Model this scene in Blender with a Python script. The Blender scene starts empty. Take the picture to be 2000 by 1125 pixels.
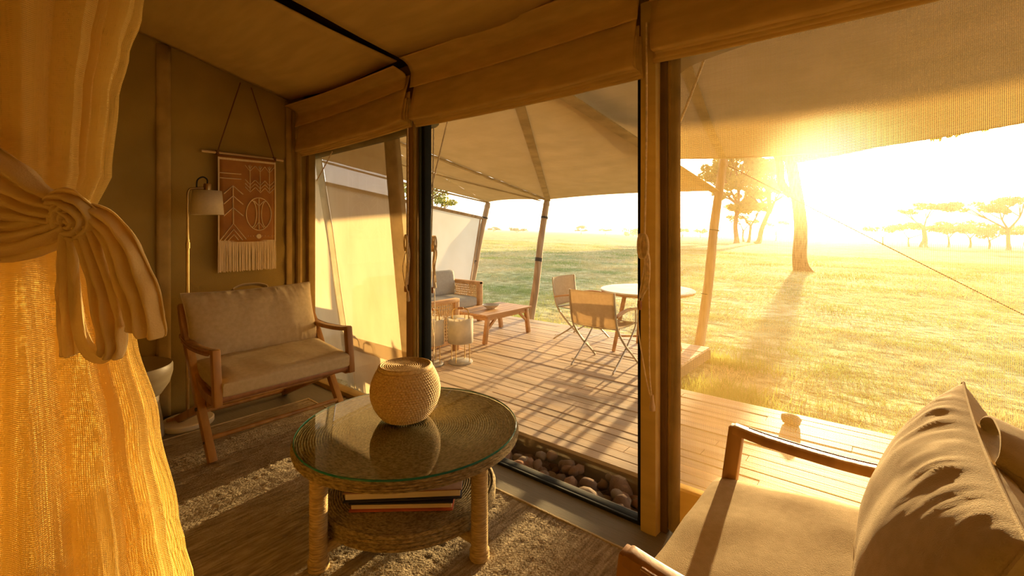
import bpy, bmesh, math, random
import numpy as np
from mathutils import Vector as V, Matrix as M, noise as NZ
S = bpy.context.scene
COL = S.collection
rnd = random.Random(11)
PI = math.pi
YAW = math.atan(760 / 914)

# ------------------------------------------------------------------ camera, sky, sun, exposure
cd = bpy.data.cameras.new('camera')
cam = bpy.data.objects.new('camera', cd)
COL.objects.link(cam)
cam.location = (0, 0, 1.35)
cam.rotation_euler = (PI / 2, 0, YAW)
cd.sensor_width = 36
cd.lens = 914 * 36 / 2000
cd.shift_y = -(562.5 - 445) / 2000
cd.clip_start = 0.02
cd.clip_end = 3000
S.camera = cam
S.view_settings.view_transform = 'Standard'
S.view_settings.look = 'None'
S.view_settings.exposure = 0.52
S.view_settings.gamma = 1.0
S.view_settings.use_curve_mapping = False
S.cycles.max_bounces = 10
S.cycles.diffuse_bounces = 6
S.cycles.transmission_bounces = 6
S.cycles.transparent_max_bounces = 24
S.cycles.caustics_reflective = False
S.cycles.caustics_refractive = False
S.cycles.sample_clamp_indirect = 6.0

SUN = V((-0.141, 1.192, 0.118)).normalized()
sl = bpy.data.lights.new('sun', 'SUN')
sl.energy = 18.0
sl.color = (1.0, 0.69, 0.32)
sl.angle = math.radians(0.8)
so = bpy.data.objects.new('sun', sl)
COL.objects.link(so)
so.rotation_euler = (-SUN).to_track_quat('-Z', 'Y').to_euler()

W = bpy.data.worlds.new('sky')
S.world = W
W.use_nodes = True
wn, wl = W.node_tree.nodes, W.node_tree.links
bg = wn['Background']
def wmath(op, a, b=None, clamp=False):
    n = wn.new('ShaderNodeMath'); n.operation = op; n.use_clamp = clamp
    for i, x in enumerate((a, b)):
        if x is None: continue
        if isinstance(x, (int, float)): n.inputs[i].default_value = x
        else: wl.new(x, n.inputs[i])
    return n.outputs[0]
wt = wn.new('ShaderNodeTexCoord')
dot = wn.new('ShaderNodeVectorMath'); dot.operation = 'DOT_PRODUCT'
wl.new(wt.outputs['Generated'], dot.inputs[0]); dot.inputs[1].default_value = SUN
dp = wmath('MAXIMUM', dot.outputs['Value'], 0.0)
sep = wn.new('ShaderNodeSeparateXYZ'); wl.new(wt.outputs['Generated'], sep.inputs[0])
rp = wn.new('ShaderNodeValToRGB')
wl.new(wmath('ADD', wmath('MULTIPLY', sep.outputs['Z'], 0.5), 0.5), rp.inputs[0])
el = rp.color_ramp.elements
el[0].position = 0.47; el[0].color = (0.50, 0.40, 0.26, 1)
el[1].position = 1.0; el[1].color = (0.46, 0.56, 0.70, 1)
for p_, c_ in ((0.5, (1.0, 0.93, 0.82, 1)), (0.58, (1.0, 0.95, 0.87, 1)), (0.75, (0.75, 0.78, 0.80, 1))):
    e_ = el.new(p_); e_.color = c_
def wscale(col, k):
    n = wn.new('ShaderNodeVectorMath'); n.operation = 'SCALE'
    if isinstance(col, tuple): n.inputs[0].default_value = col
    else: wl.new(col, n.inputs[0])
    if isinstance(k, (int, float)): n.inputs['Scale'].default_value = k
    else: wl.new(k, n.inputs['Scale'])
    return n.outputs[0]
def wadd(a, b):
    n = wn.new('ShaderNodeVectorMath'); n.operation = 'ADD'
    wl.new(a, n.inputs[0]); wl.new(b, n.inputs[1]); return n.outputs[0]
c1 = wscale(rp.outputs[0], 1.45)
c2 = wscale((1.0, 0.72, 0.36), wmath('MULTIPLY', wmath('POWER', dp, 7.0), 2.2))
c3 = wscale((1.0, 0.80, 0.50), wmath('MULTIPLY', wmath('POWER', dp, 120.0), 9.0))
wl.new(wadd(wadd(c1, c2), c3), bg.inputs[0])
bg.inputs[1].default_value = 1.0

# ------------------------------------------------------------------ materials
MATS = {}
def nodes_of(name):
    m = bpy.data.materials.new(name); m.use_nodes = True
    nt = m.node_tree
    return m, nt.nodes, nt.links
def mat(name, col, col2=None, rough=.65, scale=6., stretch=(1, 1, 1), bump=0., bscale=None, bstretch=None, spec=.3,
        metal=0., trans=0., holes=0., detail=4., wave=None, mix=(.35, .65)):
    """procedural surface: noise between two colours, noise (or wave) bump, optional translucency and open-weave holes"""
    if name in MATS: return MATS[name]
    m, n, l = nodes_of(name); MATS[name] = m
    out = n['Material Output']; b = n['Principled BSDF']
    tc = n.new('ShaderNodeTexCoord'); mp = n.new('ShaderNodeMapping'); mp.inputs['Scale'].default_value = stretch
    l.new(tc.outputs['Object'], mp.inputs[0])
    nz = n.new('ShaderNodeTexNoise'); nz.inputs['Scale'].default_value = scale; nz.inputs['Detail'].default_value = detail
    l.new(mp.outputs[0], nz.inputs['Vector'])
    cr = n.new('ShaderNodeValToRGB'); l.new(nz.outputs[0], cr.inputs[0])
    col2 = col2 or tuple(c * .72 for c in col)
    cr.color_ramp.elements[0].position = mix[0]; cr.color_ramp.elements[1].position = mix[1]
    cr.color_ramp.elements[0].color = (*col2, 1); cr.color_ramp.elements[1].color = (*col, 1)
    l.new(cr.outputs[0], b.inputs['Base Color'])
    b.inputs['Roughness'].default_value = rough
    b.inputs['Specular IOR Level'].default_value = spec
    b.inputs['Metallic'].default_value = metal
    if bump:
        bm_ = n.new('ShaderNodeBump'); bm_.inputs['Strength'].default_value = 1.0; bm_.inputs['Distance'].default_value = bump
        mp2 = n.new('ShaderNodeMapping'); mp2.inputs['Scale'].default_value = bstretch or stretch
        l.new(tc.outputs['Object'], mp2.inputs[0])
        t2 = n.new('ShaderNodeTexNoise'); t2.inputs['Scale'].default_value = bscale or scale * 6; t2.inputs['Detail'].default_value = 3
        l.new(mp2.outputs[0], t2.inputs['Vector']); l.new(t2.outputs[0], bm_.inputs['Height'])
        l.new(bm_.outputs[0], b.inputs['Normal'])
    surf = b.outputs[0]
    if trans:
        tr = n.new('ShaderNodeBsdfTranslucent'); l.new(cr.outputs[0], tr.inputs[0])
        mx = n.new('ShaderNodeMixShader'); mx.inputs[0].default_value = trans
        l.new(surf, mx.inputs[1]); l.new(tr.outputs[0], mx.inputs[2]); surf = mx.outputs[0]
    if holes:
        tp = n.new('ShaderNodeBsdfTransparent'); mx = n.new('ShaderNodeMixShader'); mx.inputs[0].default_value = holes
        l.new(surf, mx.inputs[1]); l.new(tp.outputs[0], mx.inputs[2]); surf = mx.outputs[0]
    l.new(surf, out.inputs[0])
    return m

def weave(name, col, pitch, fill, trans=.5, coord='Object', scatter=0., axes='XZ', col2=None, base=0.):
    """open net: threads every `pitch`, thread width share `fill`, clear between the threads"""
    m, n, l = nodes_of(name); MATS[name] = m
    out = n['Material Output']; n.remove(n['Principled BSDF'])
    tc = n.new('ShaderNodeTexCoord'); sp = n.new('ShaderNodeSeparateXYZ'); l.new(tc.outputs[coord], sp.inputs[0])
    def mth(op, a, b):
        q = n.new('ShaderNodeMath'); q.operation = op
        for i, x in enumerate((a, b)):
            if isinstance(x, (int, float)): q.inputs[i].default_value = x
            else: l.new(x, q.inputs[i])
        return q.outputs[0]
    th = []
    for ax in axes:
        fr = mth('FRACT', mth('MULTIPLY', sp.outputs[ax], 1. / pitch), 0)
        th.append(mth('LESS_THAN', fr, fill))
    thread = mth('MAXIMUM', mth('MAXIMUM', th[0], th[1]), base)
    nz = n.new('ShaderNodeTexNoise'); nz.inputs['Scale'].default_value = 5; l.new(tc.outputs['Object'], nz.inputs['Vector'])
    cr = n.new('ShaderNodeMixRGB'); l.new(nz.outputs[0], cr.inputs[0])
    cr.inputs[1].default_value = (*(col2 or tuple(c * .8 for c in col)), 1); cr.inputs[2].default_value = (*col, 1)
    df = n.new('ShaderNodeBsdfDiffuse'); l.new(cr.outputs[0], df.inputs[0])
    tr = n.new('ShaderNodeBsdfTranslucent'); l.new(cr.outputs[0], tr.inputs[0])
    mx = n.new('ShaderNodeMixShader'); mx.inputs[0].default_value = trans
    l.new(df.outputs[0], mx.inputs[1]); l.new(tr.outputs[0], mx.inputs[2]); surf = mx.outputs[0]
    if scatter:                                   # fibres also pass light on in a forward lobe
        rf = n.new('ShaderNodeBsdfRefraction'); rf.inputs['IOR'].default_value = 1.12; rf.inputs['Roughness'].default_value = .85
        rf.inputs[0].default_value = (1, .86, .62, 1)
        m2 = n.new('ShaderNodeMixShader'); m2.inputs[0].default_value = scatter
        l.new(surf, m2.inputs[1]); l.new(rf.outputs[0], m2.inputs[2]); surf = m2.outputs[0]
    tp = n.new('ShaderNodeBsdfTransparent'); m3 = n.new('ShaderNodeMixShader'); l.new(thread, m3.inputs[0])
    l.new(tp.outputs[0], m3.inputs[1]); l.new(surf, m3.inputs[2]); l.new(m3.outputs[0], out.inputs[0])
    return m

def glass(name, tint, refl=1.):
    m, n, l = nodes_of(name); MATS[name] = m
    out = n['Material Output']; n.remove(n['Principled BSDF'])
    tp = n.new('ShaderNodeBsdfTransparent'); tp.inputs[0].default_value = (*tint, 1)
    gl = n.new('ShaderNodeBsdfGlossy'); gl.inputs['Roughness'].default_value = .01
    fr = n.new('ShaderNodeLayerWeight'); fr.inputs[0].default_value = .5
    pw = n.new('ShaderNodeMath'); pw.operation = 'POWER'; pw.inputs[1].default_value = 5; l.new(fr.outputs['Facing'], pw.inputs[0])
    mu = n.new('ShaderNodeMath'); mu.operation = 'MULTIPLY_ADD'; mu.inputs[1].default_value = .92 * refl; mu.inputs[2].default_value = .05 * refl; l.new(pw.outputs[0], mu.inputs[0])
    mx = n.new('ShaderNodeMixShader'); l.new(mu.outputs[0], mx.inputs[0])
    l.new(tp.outputs[0], mx.inputs[1]); l.new(gl.outputs[0], mx.inputs[2]); l.new(mx.outputs[0], out.inputs[0])
    return m

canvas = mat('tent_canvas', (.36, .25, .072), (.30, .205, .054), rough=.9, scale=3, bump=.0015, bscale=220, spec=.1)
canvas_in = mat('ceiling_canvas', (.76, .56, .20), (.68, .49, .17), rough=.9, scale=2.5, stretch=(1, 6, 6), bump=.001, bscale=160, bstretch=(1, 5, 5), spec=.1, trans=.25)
linen = mat('blind_linen', (.88, .66, .26), (.79, .58, .215), rough=.9, scale=3, stretch=(2, 8, 8), bump=.0012, bscale=200, bstretch=(1, 4, 4), spec=.1, trans=.42)
strap_m = mat('canvas_strap', (.44, .295, .10), rough=.9, bump=.001, bscale=200, spec=.1)
wood = mat('teak', (.46, .235, .058), (.30, .135, .03), rough=.42, scale=14, stretch=(1, 1, .14), bump=.0006, bscale=60, spec=.3)
wood_h = mat('teak_long', (.46, .235, .058), (.30, .135, .03), rough=.42, scale=14, stretch=(1, .14, 1), bump=.0006, bscale=60, spec=.3)
leather = mat('saddle_leather', (.34, .15, .055), (.27, .115, .04), rough=.5, scale=30, bump=.0006, bscale=150, spec=.4)
cush = mat('seat_fabric', (.55, .43, .25), (.49, .38, .215), rough=.95, scale=40, bump=.0012, bscale=420, spec=.08, trans=0)
def polar(name, c1, c2, kr, kt, kz, bump):
    m, n, l = nodes_of(name); MATS[name] = m; b = n['Principled BSDF']; b.inputs['Roughness'].default_value = .85; b.inputs['Specular IOR Level'].default_value = .15
    tc = n.new('ShaderNodeTexCoord'); sp = n.new('ShaderNodeSeparateXYZ'); l.new(tc.outputs['Object'], sp.inputs[0])
    def mt(op, a, b_=None):
        q = n.new('ShaderNodeMath'); q.operation = op
        for i, x in enumerate((a, b_)):
            if x is None: continue
            if isinstance(x, (int, float)): q.inputs[i].default_value = x
            else: l.new(x, q.inputs[i])
        return q.outputs[0]
    r = mt('SQRT', mt('ADD', mt('MULTIPLY', sp.outputs[0], sp.outputs[0]), mt('MULTIPLY', sp.outputs[1], sp.outputs[1])))
    th = mt('ARCTAN2', sp.outputs[1], sp.outputs[0])
    cx = n.new('ShaderNodeCombineXYZ'); l.new(mt('MULTIPLY', r, kr), cx.inputs[0]); l.new(mt('MULTIPLY', th, kt), cx.inputs[1]); l.new(mt('MULTIPLY', sp.outputs[2], kz), cx.inputs[2])
    nz = n.new('ShaderNodeTexNoise'); nz.inputs['Scale'].default_value = 1; nz.inputs['Detail'].default_value = 4; l.new(cx.outputs[0], nz.inputs['Vector'])
    cr = n.new('ShaderNodeValToRGB'); l.new(nz.outputs[0], cr.inputs[0]); cr.color_ramp.elements[0].position = .36; cr.color_ramp.elements[1].position = .66
    cr.color_ramp.elements[0].color = (*c2, 1); cr.color_ramp.elements[1].color = (*c1, 1); l.new(cr.outputs[0], b.inputs['Base Color'])
    bm_ = n.new('ShaderNodeBump'); bm_.inputs['Distance'].default_value = bump; l.new(nz.outputs[0], bm_.inputs['Height']); l.new(bm_.outputs[0], b.inputs['Normal'])
    return m
rope = polar('seagrass_rope', (.41, .31, .15), (.18, .125, .052), 130, 22, 150, .004)
rope_leg = mat('seagrass_leg', (.56, .40, .18), (.36, .245, .10), rough=.85, scale=60, stretch=(.5, .5, 3), bump=.003, bscale=130, spec=.15)
basket_m = mat('basket_straw', (.64, .46, .21), (.46, .30, .12), rough=.7, scale=110, bump=.0015, bscale=200, spec=.25)
brass = mat('aged_brass', (.62, .42, .16), rough=.35, metal=1., scale=9)
shade_m = mat('lamp_linen', (.80, .70, .50), (.75, .65, .46), rough=.9, scale=60, bump=.0006, bscale=300, trans=.35)
lamp_base_m = mat('painted_cream', (.72, .62, .44), rough=.5)
black_m = mat('black_aluminium', (.014, .015, .012), rough=.75, spec=.15)
black_cord = mat('black_cable', (.012, .012, .012), rough=.6)
ceramic = mat('glazed_clay', (.42, .34, .22), (.34, .27, .17), rough=.45, scale=4, stretch=(1, 1, 6), spec=.4)
net = weave('net_curtain', (.96, .73, .23), .0042, .40, trans=.5, coord='UV', axes='XY', base=0.)
sash_m = mat('sash_cotton', (.84, .63, .28), (.75, .55, .23), rough=.9, scale=8, bump=.0012, bscale=300, spec=.1, trans=.25)
screen_m = weave('insect_screen', (.58, .36, .10), .0045, .15, trans=.5, axes='XZ', scatter=.016)
sheet_m = mat('side_screen_cloth', (.64, .50, .29), (.57, .43, .24), rough=.95, scale=4, stretch=(1, 1, .4), bump=.003, bscale=14, bstretch=(1, 1, .25), trans=.42, holes=.13, spec=.05)
hem_m = mat('screen_hem', (.58, .45, .25), rough=.95, bump=.001, bscale=200, trans=.3, spec=.05)
awning = mat('awning_cloth', (.47, .33, .15), (.42, .295, .125), rough=.95, scale=3, bump=.006, bscale=5, bstretch=(1, 4, 1), trans=.12, spec=.05)
awn_strap = mat('awning_strap', (.46, .34, .17), rough=.95, spec=.05)
white_sheet = mat('white_panel_cloth', (.84, .80, .70), (.80, .75, .64), rough=.95, scale=3, trans=.5, spec=.05)
pole_m = mat('eucalyptus_pole', (.46, .35, .23), (.29, .205, .125), rough=.8, scale=18, stretch=(1, 1, .1), bump=.003, bscale=30, spec=.15)
band_m = mat('iron_band', (.06, .055, .05), rough=.5)
deck_m = [mat('deck_board_%d' % i, c, tuple(x * .72 for x in c), rough=.6, scale=16, stretch=(.07, 1, 1), bump=.0012, bscale=40, bstretch=(.06, 1, 1), spec=.3)
          for i, c in enumerate(((.60, .44, .28), (.55, .40, .25), (.65, .48, .31), (.51, .39, .26), (.57, .44, .31)))]
fascia_m = mat('deck_fascia', (.24, .16, .08), rough=.7, scale=16, stretch=(.07, 1, 1), bump=.001)
stone_m = [mat('stone_%d' % i, c, tuple(x * .6 for x in c), rough=.9, scale=22, bump=.006, bscale=60, spec=.15) for i, c in
           enumerate(((.42, .20, .105), (.38, .245, .155), (.46, .27, .17), (.33, .20, .13), (.46, .34, .24)))]
gravel_m = mat('trench_soil', (.20, .13, .08), rough=1, scale=40, bump=.01, bscale=60)
teak_out = mat('deck_teak', (.58, .34, .15), (.42, .23, .09), rough=.5, scale=12, stretch=(1, .15, 1), bump=.0006, bscale=60, spec=.35)
rattan = mat('woven_rattan', (.66, .46, .23), (.5, .33, .15), rough=.6, scale=40)
grey_cush = mat('grey_cushion', (.42, .41, .38), (.38, .37, .34), rough=.95, scale=30, bump=.001, bscale=250, spec=.08)
steel = mat('brushed_tube', (.55, .47, .36), rough=.4, metal=.6, scale=9)
sling = mat('chair_sling', (.66, .54, .37), (.60, .48, .32), rough=.9, scale=30, bump=.0006, bscale=250, trans=.35, spec=.08)
white_top = mat('white_table_top', (.88, .85, .79), rough=.35)
bowl_m = mat('stoneware', (.58, .55, .49), rough=.4)
cord_m = mat('cotton_cord', (.90, .72, .46), rough=.85, scale=60, bump=.0006, bscale=200)
cord_d = mat('brown_cord', (.16, .07, .03), rough=.85)
wood_pale = mat('peeled_stick', (.66, .48, .27), rough=.7, scale=20, stretch=(1, .2, 1))
hang_m = mat('tan_leather', (.38, .165, .022), (.30, .12, .015), rough=.6, scale=7, bump=.0006, bscale=80)
stitch_m = mat('cream_thread', (.78, .60, .36), rough=.9)
fringe_m = mat('cream_fringe', (.78, .63, .42), (.62, .48, .29), rough=.95, scale=60, stretch=(1, 8, .3))
rug_m = mat('wool_rug', (.47, .385, .26), (.235, .18, .11), rough=1, scale=50, stretch=(1.6, .2, 1), bump=.006, bscale=150, bstretch=(1, .6, 1), spec=.03, detail=8, mix=(.34, .66))
rug_edge = mat('rug_binding', (.60, .48, .29), rough=1, bump=.003, bscale=150)
ground_in = mat('groundsheet', (.24, .215, .165), (.20, .18, .135), rough=.75, scale=50, stretch=(.15, 3, 1), bump=.0008, bscale=160, bstretch=(.2, 2, 1), spec=.25)
page_m = mat('book_pages', (.74, .62, .42), (.62, .51, .33), rough=.9, scale=30, stretch=(.2, .2, 20))
book_a = mat('book_leather', (.30, .145, .075), rough=.55, scale=20, bump=.0004, bscale=150)
book_b = mat('book_dark', (.03, .025, .03), rough=.5)
book_r = mat('book_red', (.50, .11, .035), rough=.6)
bark = mat('acacia_bark', (.27, .16, .075), (.15, .085, .04), rough=.95, scale=14, stretch=(1, 1, .2), bump=.03, bscale=10, bstretch=(1, 1, .25), spec=.05)
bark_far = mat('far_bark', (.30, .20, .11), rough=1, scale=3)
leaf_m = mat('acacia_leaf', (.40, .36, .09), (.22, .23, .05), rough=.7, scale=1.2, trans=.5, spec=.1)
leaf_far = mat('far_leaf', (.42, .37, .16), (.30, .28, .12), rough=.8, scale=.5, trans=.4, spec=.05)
pane_m = glass('window_glass', (.97, .96, .92), .8)
table_glass = glass('table_glass', (.90, .96, .90), 1.3)
rim_glass = mat('glass_edge', (.02, .16, .12), rough=.1, spec=.6)
rock_m = mat('deck_rock', (.56, .44, .32), rough=.9, scale=20, bump=.004, bscale=50)

# savanna ground: straw with green patches, all from noise
gm, gn, gl_ = nodes_of('savanna_ground')
tc = gn.new('ShaderNodeTexCoord')
def gnoise(sc, det=5, st=(1, 1, 1)):
    mp = gn.new('ShaderNodeMapping'); mp.inputs['Scale'].default_value = st; gl_.new(tc.outputs['Object'], mp.inputs[0])
    q = gn.new('ShaderNodeTexNoise'); q.inputs['Scale'].default_value = sc; q.inputs['Detail'].default_value = det; gl_.new(mp.outputs[0], q.inputs['Vector']); return q.outputs[0]
def ramp(x, stops):
    r = gn.new('ShaderNodeValToRGB'); gl_.new(x, r.inputs[0])
    r.color_ramp.elements[0].position, r.color_ramp.elements[0].color = stops[0][0], (*stops[0][1], 1)
    r.color_ramp.elements[1].position, r.color_ramp.elements[1].color = stops[1][0], (*stops[1][1], 1)
    for s_ in stops[2:]:
        e_ = r.color_ramp.elements.new(s_[0]); e_.color = (*s_[1], 1)
    return r.outputs[0]
ga = ramp(gnoise(.35, 8), ((.36, (.37, .38, .18)), (.60, (.62, .51, .28)), (.48, (.54, .47, .24))))
gb = ramp(gnoise(4.2, 9), ((.36, (.50, .50, .40)), (.62, (1.0, 1.0, 1.0))))
gx = gn.new('ShaderNodeMixRGB'); gx.blend_type = 'MULTIPLY'; gx.inputs[0].default_value = 1
gl_.new(ga, gx.inputs[1]); gl_.new(gb, gx.inputs[2])
gp = gn['Principled BSDF']; gl_.new(gx.outputs[0], gp.inputs['Base Color']); gp.inputs['Roughness'].default_value = 1; gp.inputs['Specular IOR Level'].default_value = .05
gbm = gn.new('ShaderNodeBump'); gbm.inputs['Distance'].default_value = .22; gbm.inputs['Strength'].default_value = 1.
gl_.new(gnoise(3.2, 8), gbm.inputs['Height']); gl_.new(gbm.outputs[0], gp.inputs['Normal'])
grass_m = mat('grass_blades', (.58, .47, .24), (.28, .33, .11), rough=.8, scale=.45, trans=.35, spec=.05, detail=6, mix=(.40, .56))

# ------------------------------------------------------------------ mesh helpers
def world_of(o):
    m = o.matrix_basis.copy()
    while o.parent:
        o = o.parent; m = o.matrix_basis @ m
    return m
def link(o, parent=None):
    COL.objects.link(o)
    if parent is not None: o.parent = parent
    return o
def crv(pts, n=8):
    """Catmull-Rom through the points"""
    P = [V(p) for p in pts]; out = []
    for i in range(len(P) - 1):
        a, b, c, d = P[max(i - 1, 0)], P[i], P[i + 1], P[min(i + 2, len(P) - 1)]
        for k in range(n):
            t = k / n
            out.append(.5 * ((2 * b) + (c - a) * t + (2 * a - 5 * b + 4 * c - d) * t * t + (3 * b - a - 3 * c + d) * t ** 3))
    out.append(P[-1]); return out
class MB:
    def __init__(s): s.v, s.f, s.uv, s.mi = [], [], {}, 0
    def add(s, vs, fs):
        o = len(s.v); s.v += [tuple(p) for p in vs]; s.f += [tuple(i + o for i in q) for q in fs]; return s
    def box(s, c, d, rot=None):
        c = V(c); q = [V((x * d[0] / 2, y * d[1] / 2, z * d[2] / 2)) for x in (-1, 1) for y in (-1, 1) for z in (-1, 1)]
        if rot is not None: q = [rot @ p for p in q]
        return s.add([c + p for p in q], [(0, 1, 3, 2), (4, 6, 7, 5), (0, 4, 5, 1), (2, 3, 7, 6), (0, 2, 6, 4), (1, 5, 7, 3)])
    def bar(s, a, b, w, h, up=(0, 0, 1)):
        return s.flat([a, b], w, h, up)
    def flat(s, pts, w, h, up=(0, 0, 1)):
        """rectangular section swept along pts; w sideways, h along up"""
        P = [V(p) for p in pts]; vs, fs = [], []; n = len(P)
        for i, p in enumerate(P):
            t = (P[min(i + 1, n - 1)] - P[max(i - 1, 0)]).normalized()
            sd = t.cross(V(up)).normalized(); u = sd.cross(t).normalized()
            ww = w[i] if isinstance(w, (list, tuple)) else w; hh = h[i] if isinstance(h, (list, tuple)) else h
            for a, b in ((-1, -1), (1, -1), (1, 1), (-1, 1)): vs.append(p + sd * a * ww / 2 + u * b * hh / 2)
            if i:
                o = (i - 1) * 4
                for k in range(4): fs.append((o + k, o + (k + 1) % 4, o + 4 + (k + 1) % 4, o + 4 + k))
        fs += [(3, 2, 1, 0), tuple(4 * (n - 1) + k for k in range(4))]
        return s.add(vs, fs)
    def sweep(s, pts, a, b=None, n=8, up=(0, 0, 1), fold=None, caps=True):
        P = [V(p) for p in pts]; m = len(P); vs, fs = [], []
        g = lambda x, i: x[i] if isinstance(x, (list, tuple)) else x
        b = a if b is None else b; sd = None
        for i, p in enumerate(P):
            t = (P[min(i + 1, m - 1)] - P[max(i - 1, 0)]).normalized()
            if sd is None:
                u0 = V(up) if abs(t.dot(V(up))) < .95 else V((1, 0, 0))
                sd = t.cross(u0).normalized()
            else: sd = (sd - t * sd.dot(t)).normalized()
            u = sd.cross(t).normalized()
            for k in range(n):
                th = 2 * PI * k / n; q = 1 + (fold[1] * math.cos(fold[0] * th + i * .15) if fold else 0)
                vs.append(p + sd * math.cos(th) * g(a, i) * q + u * math.sin(th) * g(b, i) * q)
            if i:
                o = (i - 1) * n
                for k in range(n): fs.append((o + k, o + (k + 1) % n, o + n + (k + 1) % n, o + n + k))
        if caps: fs += [tuple(range(n))[::-1], tuple((m - 1) * n + k for k in range(n))]
        return s.add(vs, fs)
    def lathe(s, prof, c=(0, 0, 0), n=32, mod=None, axis=None):
        c = V(c); vs, fs = [], []; m = len(prof)
        for i, (r, z) in enumerate(prof):
            for k in range(n):
                th = 2 * PI * k / n; rr = max(r, 1e-4) * (1 + (mod(th, i, z) if mod else 0))
                p = V((rr * math.cos(th), rr * math.sin(th), z))
                vs.append(c + (axis @ p if axis is not None else p))
            if i:
                o = (i - 1) * n
                for k in range(n): fs.append((o + k, o + (k + 1) % n, o + n + (k + 1) % n, o + n + k))
        return s.add(vs, fs)
    def grid(s, fn, nu, nv, closed=False, uv=None):
        vs, fs, o0 = [], [], len(s.v); cu = nu if closed else nu + 1
        for j in range(nv + 1):
            for i in range(cu):
                vs.append(fn(i / nu, j / nv))
                if uv: s.uv[o0 + len(vs) - 1] = uv(i / nu, j / nv)
        for j in range(nv):
            for i in range(nu):
                i2 = (i + 1) % cu if closed else i + 1
                fs.append((j * cu + i, j * cu + i2, (j + 1) * cu + i2, (j + 1) * cu + i))
        return s.add(vs, fs)
    def disc(s, c, r, z0, z1, n=40):
        return s.lathe([(0, z0), (r, z0), (r, z1), (0, z1)], c, n)
    def build(s, name, m, parent=None, smooth=True, bev=0, solid=0, sub=0, angle=40):
        me = bpy.data.meshes.new(name); me.from_pydata(s.v, [], s.f)
        if s.uv:
            l = me.uv_layers.new(name='UVMap')
            for lp in me.loops: l.data[lp.index].uv = s.uv.get(lp.vertex_index, (0, 0))
        if parent is not None: me.transform(world_of(parent).inverted())
        me.materials.append(m)
        b = bmesh.new(); b.from_mesh(me); bmesh.ops.recalc_face_normals(b, faces=b.faces)
        if bev:
            es = [e for e in b.edges if len(e.link_faces) == 2 and e.calc_face_angle(0) > .6]
            bmesh.ops.bevel(b, geom=es, offset=bev, segments=2, affect='EDGES', profile=.5)
        if smooth:
            for e in b.edges:
                if len(e.link_faces) == 2 and e.calc_face_angle(0) > math.radians(angle): e.smooth = False
            for f_ in b.faces: f_.smooth = True
        b.to_mesh(me); b.free()
        o = link(bpy.data.objects.new(name, me), parent)
        if solid:
            q = o.modifiers.new('thickness', 'SOLIDIFY'); q.thickness = solid; q.offset = 0
        if sub:
            q = o.modifiers.new('smooth', 'SUBSURF'); q.levels = sub; q.render_levels = sub
        return o
def tag(o, label=None, cat=None, group=None, kind=None):
    if label: o['label'] = label
    if cat: o['category'] = cat
    if group: o['group'] = group
    if kind: o['kind'] = kind
    return o
def empty(name, loc=(0, 0, 0), rz=0, **k):
    o = bpy.data.objects.new(name, None); o.location = loc; o.rotation_euler = (0, 0, rz); o.empty_display_size = .1
    return tag(link(o), **k)
def struct(o): o['kind'] = 'structure'; return o
def dup(o, parent=None):
    c = o.copy(); COL.objects.link(c); c.parent = parent
    for ch in list(o.children): dup(ch, c)
    return c
def rbox(c, h, r, n=(14, 14, 5), crown=0., wr=0., seed=0):
    """soft box cushion: half sizes h, corner radius r, crowned top"""
    mb = MB(); c = V(c); h = V(h)
    bm = bmesh.new(); bmesh.ops.create_cube(bm, size=2)
    bmesh.ops.subdivide_edges(bm, edges=bm.edges[:], cuts=max(n), use_grid_fill=True)
    vs = []
    for v in bm.verts:
        p = v.co.copy(); q = V((p.x * h.x, p.y * h.y, p.z * h.z))
        k = V([max(-(h[i] - r), min(h[i] - r, q[i])) for i in range(3)])
        d = q - k
        if d.length > 1e-6: q = k + d.normalized() * min(r, max(abs(d.x), abs(d.y), abs(d.z)))
        w = (1 - p.x ** 2) * (1 - p.y ** 2)
        q.z += p.z * crown * w ** .6
        if wr: q += V((0, 0, 1)) * wr * NZ.noise(V((q.x * 7 + seed, q.y * 7, q.z * 3))) * (1 if p.z > 0 else 0)
        vs.append(c + q)
    bm.verts.index_update(); mb.add(vs, [[v.index for v in f.verts] for f in bm.faces]); bm.free()
    return mb
def tri_cloud(name, tris, m, parent=None):
    n = len(tris); me = bpy.data.meshes.new(name)
    t = np.asarray(tris, dtype=np.float32).reshape(-1, 3)
    if parent is not None:
        w = np.array(world_of(parent).inverted()); t = (t @ w[:3, :3].T + w[:3, 3]).astype(np.float32)
    me.vertices.add(n * 3); me.vertices.foreach_set('co', t.ravel())
    me.loops.add(n * 3); me.loops.foreach_set('vertex_index', np.arange(n * 3, dtype=np.int32))
    me.polygons.add(n); me.polygons.foreach_set('loop_start', np.arange(0, n * 3, 3, dtype=np.int32))
    me.polygons.foreach_set('loop_total', np.full(n, 3, dtype=np.int32))
    me.update(); me.materials.append(m)
    return link(bpy.data.objects.new(name, me), parent)

# ------------------------------------------------------------------ setting: tent room
XW, YW = -4.05, 2.045
def zc(y): return 2.405 + .2515 * (1.95 - y)
struct(MB().box((-.5, -.3, -.06), (7.3, 4.72, .12)).build('floor', ground_in, smooth=False))
def wall_fn(u, v):
    y = -2.6 + u * 4.66; z = v * (zc(y) + .13)
    d = .007 * math.sin(9 * z + 2.2 * y) * math.sin(3.1 * y + 1) + .016 * NZ.noise(V((y * 1.7, z * 7 - y * 1.5, 0)))
    return V((XW + d * (1 - abs(2 * v - 1) ** 6), y, z))
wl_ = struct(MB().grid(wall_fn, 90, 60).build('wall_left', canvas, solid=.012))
for y, w in ((.975, .085), (-.25, .085), (1.86, .05)):
    MB().grid(lambda u, v: V((XW + .018 + .004 * math.sin(PI * u), y + (u - .5) * w, v * zc(y))), 4, 20).build('canvas_strip', strap_m, wl_, solid=.006)
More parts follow.
